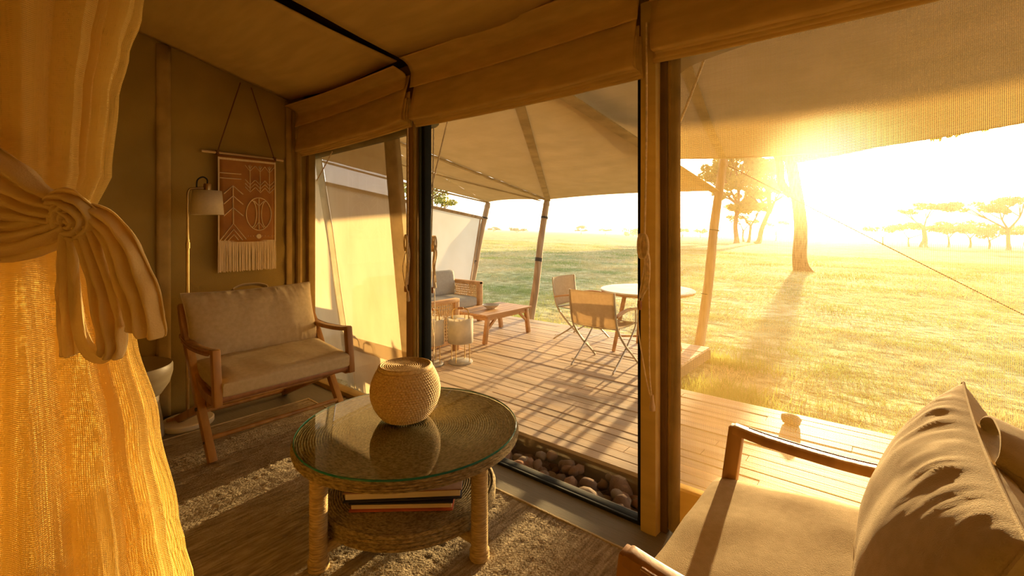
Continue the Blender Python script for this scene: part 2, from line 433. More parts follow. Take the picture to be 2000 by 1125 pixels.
MB().sweep(crv([(XW + .02, 1.94, .02), (XW + .024, 1.945, 1.2), (XW + .02, 1.94, 2.38)], 10), .026, n=8).build('corner_roll', strap_m, wl_)
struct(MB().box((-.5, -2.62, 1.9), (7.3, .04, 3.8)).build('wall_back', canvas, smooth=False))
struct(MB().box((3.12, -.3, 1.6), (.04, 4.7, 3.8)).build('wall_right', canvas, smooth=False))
ceil_dark = mat('roof_lining', (.10, .055, .02), rough=.95)
ce = MB().grid(lambda u, v: V((-4.25 + u * 7.6, -2.75 + v * 4.9, zc(-2.65 + v * 4.72) + .10)), 4, 6).build('ceiling', ceil_dark, solid=.03)
struct(ce)
bays = ((-4.03, -2.515), (-2.455, -.885), (-.82, .74), (.80, 2.36))
for i, (a, b) in enumerate(bays):
    def pf(u, v, a=a, b=b, i=i):
        y = -2.5 + v * 4.36; t = max(0, min(1, (1.9 - y) / 1.4)); gap = .10 * t
        x = a + u * (b - a - gap * (1.75 if i == 0 else .7)) - (.85 * gap * (1 - u) if i == 1 else 0)
        ed = (u ** 3 if i == 0 else (1 - u) ** 3 if i == 1 else 0) * .055 * math.sin(PI * max(0, min(1, (1.95 - y) / 2.4)))
        sag = .035 * math.sin(PI * u) + ed / max(.15, min(1, (2.1 - y) * 1.2)) + .012 * NZ.noise(V((x * 2, y * 2, i)))
        return V((x, y, zc(y) - sag * min(1, (2.1 - y) * 1.2) + .012 * math.cos(2 * PI * u)))
    MB().grid(pf, 20, 30).build('ceiling_panel', canvas_in, ce, solid=.008)
# front wall: lintel above the bays, posts, sills
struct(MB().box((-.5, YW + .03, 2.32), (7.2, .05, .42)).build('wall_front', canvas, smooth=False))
p1 = empty('trim_1', (-2.53, YW, 0)); struct(p1)
MB().box((-2.548, 2.03, 1.1), (.065, .10, 2.2)).build('wooden_post', mat('post_wood', (.36, .20, .08), rough=.6, scale=12, stretch=(1, 1, .1)), p1, bev=.006)
MB().box((-2.505, 2.0, 1.1), (.02, .03, 2.2)).build('post_fillet', strap_m, p1, bev=.004)
p2 = empty('trim_2', (-.86, YW, 0)); struct(p2)
def post_fn(u, v):
    th = 2 * PI * u; r = 1.0; c, s_ = math.cos(th), math.sin(th)
    q = max(abs(c), abs(s_)); z = v * 2.35
    return V((-.860 + .037 * c / q ** .8 * (1 + .06 * NZ.noise(V((3 * c, 3 * s_, z * 2)))), 2.025 + .055 * s_ / q ** .8, z))
MB().grid(post_fn, 24, 24, closed=True).build('canvas_sleeve', canvas_in, p2)
MB().box((-.812, 2.055, 1.15), (.036, .07, 2.3)).build('dark_rebate', mat('dark_canvas', (.20, .12, .05), rough=.9, bump=.001, bscale=150), p2, bev=.005)
def zip_fn(k):
    return crv([(-.785 + k * .012, 2.04 - k * .006, 0.02), (-.783 + k * .012, 2.036, .7), (-.787 + k * .012, 2.042, 1.4), (-.784 + k * .012, 2.038, 2.2)], 6)
for k in range(3): MB().sweep(zip_fn(k), .009, .022, n=8).build('screen_hem_fold', hem_m if k else strap_m, p2)
struct(MB().box((-3.29, YW + .02, .012), (1.5, .09, .05)).build('trim_3', strap_m, bev=.006))
sill = MB().box((1.1, YW + .02, .10), (3.75, .07, .22)).build('trim_4', canvas_in, bev=.012); struct(sill)

w2 = empty('window_2', (-1.68, YW, 0)); struct(w2)
def rect(x0, x1, y, d, z0, z1): return MB().box(((x0 + x1) / 2, y, (z0 + z1) / 2), (x1 - x0, d, z1 - z0))
rect(-2.497, -2.435, 2.05, .06, 0, 2.2).build('frame_stile', black_m, w2, bev=.004)
rect(-2.477, -2.462, 2.015, .02, 0, 2.2).build('frame_track', mat('green_black_metal', (.055, .065, .035), rough=.4), w2, bev=.003)
rect(-.931, -.906, 2.05, .06, 0, 2.2).build('frame_stile', black_m, w2, bev=.004)
rect(-2.5, -.906, 2.05, .06, -.04, .005).build('frame_rail', black_m, w2, bev=.004)
rect(-2.5, -.906, 2.011, .018, -.02, .012).build('frame_track', black_m, w2, bev=.003)
rect(-2.43, -.932, 2.084, .008, -.06, .002).build('sill_strip', mat('grey_sill', (.30, .25, .18), rough=.6), w2, bev=.003)
rect(-2.5, -.906, 2.05, .06, 2.16, 2.2).build('frame_rail', black_m, w2, bev=.004)
MB().add([(-2.436, 2.05, .005), (-.931, 2.05, .005), (-.931, 2.05, 2.16), (-2.436, 2.05, 2.16)], [(0, 1, 2, 3)]).build('pane', pane_m, w2, smooth=False)
w3 = empty('window_3', (0, YW, 0)); struct(w3)
MB().grid(lambda u, v: V((-.765 + u * 3.6, 2.052 + .006 * NZ.noise(V((u * 6, v * 3, 1))), .2 + v * 2.0)), 30, 16).build('insect_screen', screen_m, w3)
MB().grid(lambda u, v: V((-.77 + u * 1.1, 2.04, 2.2 - v * (.19 - .14 * u ** .5))), 16, 4).build('screen_hem', mat('sheer_hem', (.55, .40, .19), rough=.95, trans=.4, holes=.35), w3)
w1 = empty('window_1', (-3.3, YW, 0)); struct(w1)
MB().add([(-4.0, 2.06, .04), (-2.58, 2.06, .04), (-2.58, 2.06, 2.15), (-4.0, 2.06, 2.15)], [(0, 1, 2, 3)]).build('pane', pane_m, w1, smooth=False)
rect(-4.05, -4.0, 2.05, .06, 0, 2.2).build('frame_stile', strap_m, w1, bev=.004)

# side screen hanging outside the left bay
ss = empty('side_screen', (-3.4, 2.3, -.12), label='sunlit cream cloth screen leaning outward outside the left window bay', cat='screen')
def sy(z): return 2.15 + .105 * (2.06 - z)
def sxl(z): return -3.86 - .085 * z
def sheet_fn(u, v, x0=None, x1=None, off=0):
    z = 2.08 - v * 2.2; a = sxl(z) if x0 is None else x0(z); b = -2.92 if x1 is None else x1(z)
    x = a + u * (b - a)
    return V((x, sy(z) + off + .012 * math.sin(x * 9 + z * .6) * min(1, v * 3) + .006 * NZ.noise(V((x * 5, z * 2, 0))), z))
MB().grid(lambda u, v: sheet_fn(u, v), 40, 40).build('cloth', sheet_m, ss)
MB().grid(lambda u, v: sheet_fn(u, v, lambda z: -3.06, lambda z: -2.87, -.012), 6, 40).build('right_hem', hem_m, ss)
MB().grid(lambda u, v: sheet_fn(u, v, lambda z: sxl(z) - .12, lambda z: sxl(z) + .015, -.012), 6, 40).build('left_hem', hem_m, ss)
MB().grid(lambda u, v: sheet_fn(u, v, lambda z: -4.6, lambda z: sxl(z) - .10, .05), 10, 30).build('outer_cloth', sheet_m, ss)
MB().grid(lambda u, v: V((sxl(.37) - .1 + u * 1.08, sy(.37 - v * .12) - .012, .37 - v * .12)), 20, 3).build('bottom_hem', sheet_m, ss)
MB().sweep(crv([(-4.15, 2.12, 2.03), (-3.5, 2.12, 2.045), (-2.9, 2.12, 2.06), (-2.46, 2.12, 2.085)], 8), .052, n=12, fold=(3, .06)).build('cloth_roll', mat('olive_canvas', (.30, .24, .11), rough=.95, bump=.001, bscale=150), ss)

# roman blinds
def blind(a, b, label, dz=0, seed=0, tilt=0):
    r = empty('roman_blind', ((a + b) / 2, 1.95, 2.0), label=label, cat='blind', group='roman blinds along the window wall')
    def layer(prof, name, x0, x1, amp, sd):
        P = [V((0, y, z + dz)) for y, z in prof]; C_ = crv(P, 5); n = len(C_) - 1
        def fn(u, v):
            p = C_[min(n, int(round(v * n)))]; x = x0 + u * (x1 - x0)
            k = amp * NZ.noise(V((x * 2.2, v * 3, sd))) + amp * .5 * NZ.noise(V((x * 7, v * 6, sd + 5)))
            return V((x + .006 * math.sin(v * 7 + sd), p.y + k, p.z - .012 * math.sin(PI * u) + k * .8 + tilt * u * min(1, max(0, (2.40 - p.z) / .2))))
        return MB().grid(fn, 40, n).build(name, linen, r, solid=.005)
    layer([(1.82, zc(1.82) - .012), (1.885, 2.405), (1.925, 2.375), (1.918, 2.32), (1.902, 2.255)], 'valance', a, b, .006, seed)
    layer([(1.965, 2.40), (1.945, 2.30), (1.925, 2.18), (1.905, 2.075), (1.912, 2.052), (1.935, 2.055), (1.95, 2.10), (1.962, 2.25)], 'front_fold', a + .004, b - .012, .007, seed + 1)
    for k in range(3):
        y = 1.925 + .014 * k; z = 2.047 - .013 * k
        layer([(y + .01, 2.2), (y - .003, z + .05), (y, z), (y + .014, z - .006), (y + .026, z + .01), (y + .022, z + .1)], 'stacked_fold', a + .01 - .008 * k, b - .004 + .005 * k, .006, seed + 2 + k)
    return r
blind(-4.03, -2.51, 'rolled-up cream linen blind above the left window bay, over the settee end', -.04, 1, .05)
blind(-2.45, -.885, 'rolled-up cream linen blind over the middle glass pane', .0, 20)
blind(-.825, .74, 'rolled-up cream linen blind over the right-hand insect screen', .055, 40)

# rug
rg = MB().box((-1.25, .1, .006), (4.3, 3.38, .012))
rug = empty('rug', (-1.25, .1, 0), label='brown heathered wool rug on the tent floor', cat='rug')
rgm = MB().grid(lambda u, v: V((-3.56 + 5.3 * u, -1.6 + 3.39 * v, .012 + .0035 * NZ.noise(V((u * 300, v * 150, 0))) + .003 * NZ.noise(V((u * 26, v * 17, 5))))), 430, 280).build('pile', rug_m, rug, solid=.008)
MB().sweep([(x, 1.79 + .004 * NZ.noise(V((x * 9, 0, 3))), .012) for x in [-3.56 + i * .05 for i in range(107)]], .009, n=6).build('binding', rug_edge, rug)
MB().sweep([(-3.56, -1.6 + i * .1, .012) for i in range(35)], .009, n=6).build('binding', rug_edge, rug)

# ------------------------------------------------------------------ verandah deck and trench
dk = empty('deck', (-2, 4, -.12)); struct(dk)
def boards(x0, x1, y0, y1, n):
    w = (y1 - y0) / n
    for i in range(n):
        y = y0 + (i + .5) * w; x = x0
        cut = [x0]; q = x0 + rnd.uniform(.8, 3.0)
        while q < x1 - .7: cut.append(q); q += rnd.uniform(1.8, 3.2)
        cut.append(x1)
        for a, b in zip(cut, cut[1:]):
            dz = rnd.uniform(-.0025, .0025)
            MB().box(((a + b) / 2, y, -.134 + dz), (b - a - .004, w - .009, .028)).build('plank', rnd.choice(deck_m), dk, smooth=False)
boards(-6.6, 3.6, 2.63, 4.276, 17)
boards(-6.6, -1.81, 4.276, 5.98, 18)
MB().box((-1.5, 2.64, -.20), (10.2, .03, .11)).build('fascia_board', fascia_m, dk, smooth=False)
MB().box((.9, 4.266, -.20), (5.4, .03, .11)).build('fascia_board', fascia_m, dk, smooth=False)
MB().box((-1.82, 5.13, -.20), (.03, 1.7, .11)).build('fascia_board', fascia_m, dk, smooth=False)
MB().box((-4.2, 5.97, -.20), (4.8, .03, .11)).build('fascia_board', fascia_m, dk, smooth=False)
MB().box((-1.5, 3.44, -.185), (10.1, 1.6, .05)).build('joist_bed', band_m, dk, smooth=False)
MB().box((-4.2, 5.12, -.185), (4.7, 1.66, .05)).build('joist_bed', band_m, dk, smooth=False)
tr = empty('stone_trench', (-1.5, 2.35, -.36)); struct(tr)
MB().box((-1.5, 2.36, -.285), (10.2, .54, .06)).build('trench_bed', gravel_m, tr, smooth=False)
def stone_mesh(seed):
    b = bmesh.new(); bmesh.ops.create_icosphere(b, subdivisions=2, radius=1)
    for v in b.verts:
        v.co *= 1 + .38 * NZ.noise(v.co * 1.1 + V((seed * 7.3, 0, 0))) + .12 * NZ.noise(v.co * 2.7 + V((0, seed, 0)))
    for f_ in b.faces: f_.smooth = True
    me = bpy.data.meshes.new('stone'); b.to_mesh(me); b.free(); return me
SM = []
for i in range(10):
    me = stone_mesh(i); me.materials.append(stone_m[i % 5]); SM.append(me)
for i in range(230):
    x = rnd.uniform(-2.75, -.85); lay = i % 3
    o = link(bpy.data.objects.new('stone', rnd.choice(SM)), tr)
    s_ = rnd.uniform(.024, .046) * (1.6 if rnd.random() < .12 else 1)
    o.location = (x + 1.5, rnd.uniform(2.13, 2.585) - 2.35, .115 + .03 * lay + rnd.uniform(0, .01)); o.scale = (s_ * rnd.uniform(.9, 1.35), s_ * rnd.uniform(.9, 1.2), s_ * rnd.uniform(.65, .95))
    o.rotation_euler = (rnd.uniform(-.5, .5), rnd.uniform(-.5, .5), rnd.uniform(0, 6.28))

# ------------------------------------------------------------------ savanna ground, grass, trees
def gz(x, y):
    b = -.25 - .020 * x - .021 * y
    if y > 6: b += .05 * NZ.noise(V((x * .12, y * .12, 0))) * min(1, (y - 6) / 6)
    return b
def gfn(u, v):
    a = -1.45 + 2.1 * u; d = -14 + 0 * v
    r = .0 + 900 * v ** 3.2
    x = math.sin(a) * r * 1.0; y = 2.0 + math.cos(a) * r
    return V((x, y, gz(x, y)))
gv, gf = [], []
ys = [-8, -4, 0, 2, 4, 5, 6, 7, 8, 9, 10, 12, 14, 16, 19, 22, 26, 30, 36, 44, 54, 66, 80, 100, 130, 170, 230, 320, 450, 700, 1000]
for j, y in enumerate(ys):
    half = 14 + max(0, y) * 1.7
    for i in range(61):
        x = -2 + (i / 30 - 1) * half
        gv.append((x, y, gz(x, y)))
        if i and j: gf.append((j * 61 + i - 1, j * 61 + i, (j - 1) * 61 + i, (j - 1) * 61 + i - 1))
struct(MB().add(gv, gf).build('ground', gm))
rs = np.random.RandomState(5)
def on_deck(x, y): return (y < 4.32) | ((y < 6.02) & (x < -1.76))
def blades(n, x0, x1, y0, y1, h0, h1, wd, clump):
    x = rs.uniform(x0, x1, n); y = rs.uniform(y0, y1, n)
    d = np.array([NZ.noise(V((a * clump, b * clump, 3))) for a, b in zip(x, y)])
    keep = (~on_deck(x, y)) & (d > rs.uniform(-.55, .35, n)); x, y, d = x[keep], y[keep], d[keep]; n = len(x)
    h = rs.uniform(h0, h1, n) * (1 + .8 * np.clip(d, 0, 1)); th = rs.uniform(0, 6.283, n); w = wd * rs.uniform(.6, 1.3, n)
    z = np.array([gz(a, b) for a, b in zip(x, y)]) - .01
    ln = rs.normal(0, .45, (n, 2)) * h[:, None]
    t = np.zeros((n, 3, 3))
    t[:, 0] = np.stack([x - np.cos(th) * w, y - np.sin(th) * w, z], 1)
    t[:, 1] = np.stack([x + np.cos(th) * w, y + np.sin(th) * w, z], 1)
    t[:, 2] = np.stack([x + ln[:, 0], y + ln[:, 1], z + h], 1)
    return t
gt = np.concatenate([blades(130000, -8.5, 4.5, 4.3, 10, .03, .075, .0035, 2.2), blades(120000, -18, 9, 9, 20, .04, .09, .006, 1.2), blades(130000, -45, 18, 18, 50, .06, .14, .014, .35)])
tag(tri_cloud('grass', gt, grass_m), 'short straw and green savanna grass beyond the deck', 'grass', kind='stuff')
def weeds(n, cx, cy, sx, sy_):
    x = rs.normal(cx, sx, n); y = rs.normal(cy, sy_, n); k = ~on_deck(x, y); x, y = x[k], y[k]; n = len(x)
    th = rs.uniform(0, 6.283, n); h = rs.uniform(.05, .17, n); z = np.array([gz(a, b) for a, b in zip(x, y)])
    t = np.zeros((n, 3, 3)); t[:, 0] = np.stack([x - .006 * np.cos(th), y - .006 * np.sin(th), z], 1); t[:, 1] = np.stack([x + .006 * np.cos(th), y + .006 * np.sin(th), z], 1)
    t[:, 2] = np.stack([x + rs.normal(0, .05, n), y + rs.normal(0, .05, n), z + h], 1); return t
wt_ = np.concatenate([weeds(1500, -1.4, 4.75, .25, .25)] + [weeds(500, a, 4.45, .25, .09) for a in np.arange(-1, 2.5, .4)] + [weeds(700, a, 6.15, .35, .12) for a in np.arange(-6, -1.6, .6)])
tag(tri_cloud('green_weeds', wt_, mat('green_blades', (.36, .36, .10), (.22, .26, .06), rough=.7, scale=3, trans=.5)), 'bright green tufts along the edge of the deck', 'grass', kind='stuff')

def leaf_tris(cs, n, size):
    """cs: list of (centre, radii) clusters; n leaves in all"""
    out = np.zeros((n * 2, 3, 3)); vol = np.array([a[1][0] * a[1][1] * a[1][2] for a in cs]) ** .66; pr = vol / vol.sum()
    idx = rs.choice(len(cs), n, p=pr)
    c = np.array([tuple(cs[i][0]) for i in idx]); r = np.array([cs[i][1] for i in idx])
    d = rs.normal(0, 1, (n, 3)); d /= np.linalg.norm(d, axis=1)[:, None]; d *= rs.uniform(.45, 1, n)[:, None] ** .6
    p = c + d * r
    a = rs.normal(0, 1, (n, 3)); a /= np.linalg.norm(a, axis=1)[:, None]; b = np.cross(a, rs.normal(0, 1, (n, 3))); b /= np.linalg.norm(b, axis=1)[:, None]
    s = size * rs.uniform(.6, 1.4, n)[:, None]
    q = [p - a * s, p + b * s * .5, p + a * s, p - b * s * .5]
    out[0::2, 0], out[0::2, 1], out[0::2, 2] = q[0], q[1], q[2]; out[1::2, 0], out[1::2, 1], out[1::2, 2] = q[0], q[2], q[3]
    return out
def tree(name, x, y, h, r0, crowns, label, group=None, n=900, leaf=.18, lm=None, bm_=None, fork=.45, lean=(0, 0), cat='tree', stems=1, seed=0, extra=(), k=1.):
    """crowns: (dx, dy, z share, rx, ry, rz) in metres around the base"""
    rr = random.Random(seed); z0 = gz(x, y) - .05
    h, r0, leaf, lean = h * k, r0 * k, leaf * k, (lean[0] * k, lean[1] * k)
    crowns = [(a * k, b * k, c, d * k, e * k, f_ * k * (1.5 if lm is not None else 1.15)) for a, b, c, d, e, f_ in crowns]
    t = empty(name, (x, y, z0), label=label, cat=cat, group=group)
    mb = MB(); base = V((x, y, z0)); fk = base + V((lean[0], lean[1], h * fork))
    for s_ in range(stems):
        o = V((s_ * r0 * 3 - (stems - 1) * r0 * 1.5, 0, 0))
        mb.sweep(crv([base + o + V((0, 0, -.1)), base + o * .8 + V((lean[0] * .2 + rr.uniform(-.3, .3) * r0, 0, h * fork * .12)), base + o * .6 + V((lean[0] * .3 + rr.uniform(-1, 1) * r0, lean[1] * .3, h * fork * .45)), fk + o * .3], 5),
                 [r0 * 1.75, r0 * 1.45, r0 * 1.3, r0 * 1.15, r0 * 1.08] + [r0 * (1.02 - .022 * i) for i in range(11)], n=10, fold=(3, .07))
    for cx, cy, zs, rx, ry, rz in crowns:
        tip = base + V((cx, cy, h * zs)); mid = fk.lerp(tip, .5) + V((rr.uniform(-.1, .1) * rx, 0, -.12 * (tip - fk).length * .4))
        br = crv([fk - V((0, 0, .04 * h)), mid, tip], 4)
        mb.sweep(br, [r0 * (.62 - .055 * i) for i in range(9)], n=6)
        for k in range(3):
            e = tip + V((rr.uniform(-.7, .7) * rx, rr.uniform(-.7, .7) * ry, rr.uniform(-.1, .4) * rz))
            mb.sweep([mid, mid.lerp(e, .6) + V((0, 0, -.05 * rx)), e], [r0 * .3, r0 * .2, r0 * .08], n=5)
    for e_ in extra: mb.sweep(crv([base + V(p) for p in e_], 5), [r0 * (.7 - .02 * i) for i in range(16)], n=8)
    mb.build('trunk', bm_ or bark, t)
    cs = []
    for cx, cy, zs, rx, ry, rz in crowns:
        for k in range(9):
            a = rr.uniform(0, 2 * PI); q = math.sqrt(rr.random()) * .8
            cs.append((base + V((cx + q * rx * math.cos(a), cy + q * ry * math.sin(a), h * zs + rr.uniform(-.5, .6) * rz)), (rx * rr.uniform(.2, .42), ry * rr.uniform(.2, .42), rz * rr.uniform(.3, .6))))
    tag(tri_cloud('foliage', leaf_tris(cs, n, leaf), lm or leaf_m, t), kind='stuff')
    return t
near_g, far_g = 'acacias on the near plain', 'far trees on the horizon'
tree('large_tree', -3.56, 26.0, 9.6, .30, ((-2.2, .5, .72, 2.6, 2.6, .8), (2.4, .8, .74, 3.0, 3.0, .8), (4.6, -.8, .62, 1.8, 1.8, .5), (.4, 2.6, .92, 3.4, 3.4, .9)), 'thick leaning tree trunk nearest the tent, beside the low sun', n=7000, leaf=.11, fork=.60, lean=(-.62, 0), seed=3, extra=(((-.50, 0, 3.7), (-.95, 0, 4.35), (-1.1, 0, 5.6), (-2.2, .3, 6.8)),))
tree('acacia_tree', -27.5, 109.5, 11.0, .26, ((-2.0, 0, .84, 2.3, 2.3, 1.3), (.8, 0, .87, 2.3, 2.3, 1.3), (-3.3, 0, .70, 1.7, 1.7, .8), (-.3, 0, .66, 2.5, 2.5, 1.3), (1.2, -1, .40, 1.9, 1.9, .7), (-1.7, 0, .52, 1.2, 1.2, .5)), 'bushy acacia with an upright stem just right of the leaning awning pole', near_g, n=17000, leaf=.14, fork=.45, lean=(.2, 0), seed=4, k=1.85)
tree('acacia_tree', -25.0, 116.3, 9.6, .28, ((-1.6, 0, .90, 2.3, 2.3, 1.3), (1.6, 0, .88, 2.2, 2.2, 1.4), (.2, 1, 1.0, 2.3, 2.3, 1.0), (2.6, 0, .66, 1.5, 1.5, .8), (-.8, 0, .62, 1.9, 1.9, 1.0), (1.0, 0, .76, 2.0, 2.0, 1.0)), 'bushy acacia with a forked, leaning stem between two trunks', near_g, n=17000, leaf=.14, fork=.42, lean=(1.4, 0), seed=5, k=1.85)
tree('acacia_tree', -28.3, 122.8, 6.6, .22, ((-1.6, 0, .82, 2.2, 2.2, .8), (1.8, 0, .86, 2.6, 2.6, .9)), 'small acacia standing behind the two bushy ones', near_g, n=1600, leaf=.2, lean=(.4, 0), seed=6, k=1.5)
tree('acacia_tree', -33.7, 141.1, 5.6, .2, ((-1.2, 0, .9, 2.2, 2.2, .6), (1.6, 0, .8, 1.6, 1.6, .5)), 'thin forked acacia, faint between the stems of the bushy pair', far_g, n=500, leaf=.25, seed=7, lm=leaf_far, k=1.3)
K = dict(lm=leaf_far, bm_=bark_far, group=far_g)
tree('acacia_tree', 4.44, 159.8, 11.2, .36, ((1.8, 0, .93, 4.2, 4, .9), (-3.0, 0, .82, 2.4, 2.4, .5)), 'tall flat-topped acacia standing alone on the right of the plain, one raised tier', n=1500, leaf=.34, seed=8, stems=2, **K)
tree('acacia_tree', 1.5, 161.0, 5.6, .2, ((-1.0, 0, .92, 5.4, 4, 1.0), (5.0, 0, .86, 3, 3, .6)), 'low umbrella acacia spreading around the foot of the tall tiered one', n=1300, leaf=.34, seed=9, **K)
tree('acacia_tree', 19.4, 159.2, 12.0, .42, ((-7.0, 0, .86, 5.0, 4, 1.1), (2.5, 0, .93, 6, 5, 1.5), (-1.5, 0, .80, 4, 4, .9)), 'broad flat-topped acacia at the right end of the plain', n=2600, leaf=.36, seed=10, **K)
tree('acacia_tree', -4.24, 178.6, 5.8, .2, ((-2.4, 0, .84, 2.6, 2.6, .5), (3.0, 0, .93, 2.8, 2.8, .5)), 'small split-crowned acacia close to the sun glare', n=600, leaf=.34, seed=11, **K)
tree('acacia_tree', 10.2, 178.7, 6.6, .26, ((-1, 0, .86, 4.6, 4, 1.2), (2.6, 0, .9, 3, 3, .9)), 'leftmost low acacia in the thicket left of the broad flat-topped one', n=1200, leaf=.34, seed=12, **K)
tree('acacia_tree', 15.3, 188.3, 6.9, .28, ((-2, 0, .80, 4.4, 4, 1.5), (2.6, 0, .88, 4, 4, 1.3)), 'middle dense acacia in the thicket left of the broad flat-topped one', n=1400, leaf=.34, seed=13, **K)
tree('acacia_tree', 18.0, 176.6, 5.6, .26, ((-1, 0, .80, 3.6, 4, 1.2), (3.6, 0, .84, 3, 3, .8)), 'low acacia in the thicket, half behind the broad flat-topped trunk', n=1100, leaf=.34, seed=14, **K)
tree('acacia_tree', 30.5, 219.2, 7.5, .3, ((0, 0, .8, 5, 4, 1.2),), 'dim acacia cut by the frame edge behind the broad flat-topped one', n=700, leaf=.4, seed=15, **K)
tree('acacia_tree', -131.4, 215.8, 4.3, .2, ((0, 0, .88, 4.6, 4.6, .6), (2.4, 0, .5, 2.4, 2.4, .4), (-2.4, 0, .5, 2.2, 2.2, .4)), 'tiny tiered acacia on the horizon, right of the second awning pole', n=700, leaf=.4, seed=16, **K)
tree('acacia_tree', -126.4, 233, 3.2, .16, ((0, 0, .82, 3.6, 3.6, .5),), 'tiny pale acacia on the horizon between a tiered one and a round bush', n=350, leaf=.4, seed=17, **K)
tree('round_bush', -105.5, 223.7, 3.6, .2, ((-1.5, 0, .55, 4.4, 4, 1.5), (3, 0, .62, 4, 4, 1.5)), 'round green bush on the horizon by the window post', cat='bush', n=900, leaf=.4, seed=18, fork=.2, **K)
tree('low_bush', -156.5, 192.2, 2.6, .15, ((-2.6, 0, .7, 3.6, 3, .7), (3.5, 0, .6, 3.4, 3, .6)), 'low wide green bush on the horizon between the first and second pole', cat='bush', n=600, leaf=.4, seed=19, fork=.2, **K)
tree('low_bush', -174.3, 193.2, 2.6, .15, ((0, 0, .7, 3.8, 3, .7), (3, 0, .5, 2.6, 3, .5)), 'low scrubby bush on the horizon right beside the first awning pole', cat='bush', n=400, leaf=.4, seed=20, fork=.2, **K)
tree('acacia_tree', -82.6, 230.4, 4.0, .2, ((0, 0, .8, 3.0, 3, .9),), 'tiny acacia on the horizon, first beside the dark window post', n=500, leaf=.4, seed=21, **K)
tree('acacia_tree', -78.5, 244.3, 4.2, .2, ((0, 0, .8, 3.2, 3, 1.0),), 'tiny acacia on the horizon, second from the dark window post', n=500, leaf=.4, seed=22, **K)
tree('acacia_tree', -41.2, 225.8, 8.4, .25, ((-2.6, 0, .85, 2.6, 2.6, .6), (2.8, 0, .9, 2.8, 2.6, .7)), 'thin hazy acacia on the horizon just left of the thick trunk', n=450, leaf=.4, seed=23, **K)
tree('leafy_tree', -24.2, 18.9, 4.9, .16, ((0, 0, .80, 1.5, 1.5, .5), (1.6, .8, .86, 1.3, 1.3, .45)), 'leafy crown rising behind the pale side panel beside the left post', n=1500, leaf=.09, seed=24)
tree('leafy_tree', -25.6, 22.2, 4.4, .16, ((-.6, 0, .9, 1.3, 1.3, .35), (.9, 0, .78, 1.2, 1.2, .35)), 'sparse leafy crown above the top rod of the pale side panel', n=900, leaf=.09, seed=25)

# ------------------------------------------------------------------ awnings, poles, side panel
P1, P2, P3 = V((-6.03, 6.55, 1.84)), V((-4.61, 6.5, 1.83)), V((-1.88, 6.5, 1.84))
TL, T1, TA = V((-6.0, 2.12, 2.42)), V((-4.2, 2.15, 2.47)), V((-1.95, 2.28, 2.46))
TR = V((-2.30, 2.6, 2.66))
can = empty('awning', (-4, 4.3, 2.2), label='tan cloth awning stretched to three poles over the wooden deck', cat='awning')
def tri_panel(a, b, c, sag=.05, seed=0):
    def fn(u, v):
        e = b.lerp(c, u); p = a.lerp(e, v)
        s_ = sag * math.sin(PI * v) * math.sin(PI * u) + .022 * math.sin(PI * u) * v * (1 if v > .9 else 1)
        p = p - V((0, 0, 1)) * s_ * 0.6
        arc = .10 * math.sin(PI * u) * v ** 6
        return p + V((0, -arc * 1.8, arc * .3)) + V((0, 0, .006 * math.sin(p.y * 16 + p.x * 2.5) * math.sin(PI * v)))
    return fn
mbc = MB()
mbc.grid(tri_panel(TA, P2, P3), 30, 36); mbc.grid(tri_panel(P2, T1, TA, .03), 26, 26)
mbc.grid(tri_panel(T1, P1, P2, .05), 26, 30)
mbc.grid(tri_panel(P1, TL, T1, .03), 20, 20); mbc.grid(tri_panel(TA, P3, TR, .02), 12, 20)
mbc.build('canopy', awning, can)
def strap(a, b, w=.07, off=.012, mid=.03):
    pts = crv([a - V((0, 0, off)), a.lerp(b, .5) - V((0, 0, off + mid)), b - V((0, 0, off))], 8)
    MB().flat(pts, w, .012).build('seam_strap', awn_strap, can, smooth=False)
strap(TA, P2, .085, .02, .005); strap(TA, P3, .12, .02, .005); strap(T1, P2, .055, .02, .005); strap(T1.lerp(TL, .55), P2.lerp(P1, .12), .04); strap(TL, P1)
fly = empty('awning', (0, 4.3, 2.4), label='broad tan cloth awning above the insect screen, its edge at the low sun', cat='awning')
fe = [(-2.45, 2.32), (-1.77, 2.263), (-.935, 2.222), (-.26, 2.232), (.887, 2.345), (1.8, 2.50), (3.2, 2.62)]
fec = crv([(a, 6.45, b) for a, b in fe], 8)
def fly_fn(u, v):
    e = fec[min(len(fec) - 1, int(round(u * (len(fec) - 1))))]; s_ = V((-1.9 + u * 5.1, 2.13, 2.5))
    p = s_.lerp(e, v); return p - V((0, 0, .05 * math.sin(PI * v) + .006 * math.sin(p.y * 9 + 2 * p.x)))
MB().grid(fly_fn, len(fec) - 1, 30).build('canopy', awning, fly)
MB().sweep(fec, .012, n=6).build('edge_rope', awn_strap, fly)
def strapf(a, b):
    MB().flat(crv([a, a.lerp(b, .5) - V((0, 0, .06)), b], 6), .08, .012).build('seam_strap', awn_strap, fly, smooth=False)
strapf(V((-.9, 2.2, 2.48)), V((-1.77, 6.4, 2.25))); strapf(V((1.0, 2.2, 2.48)), V((.9, 6.4, 2.33)))
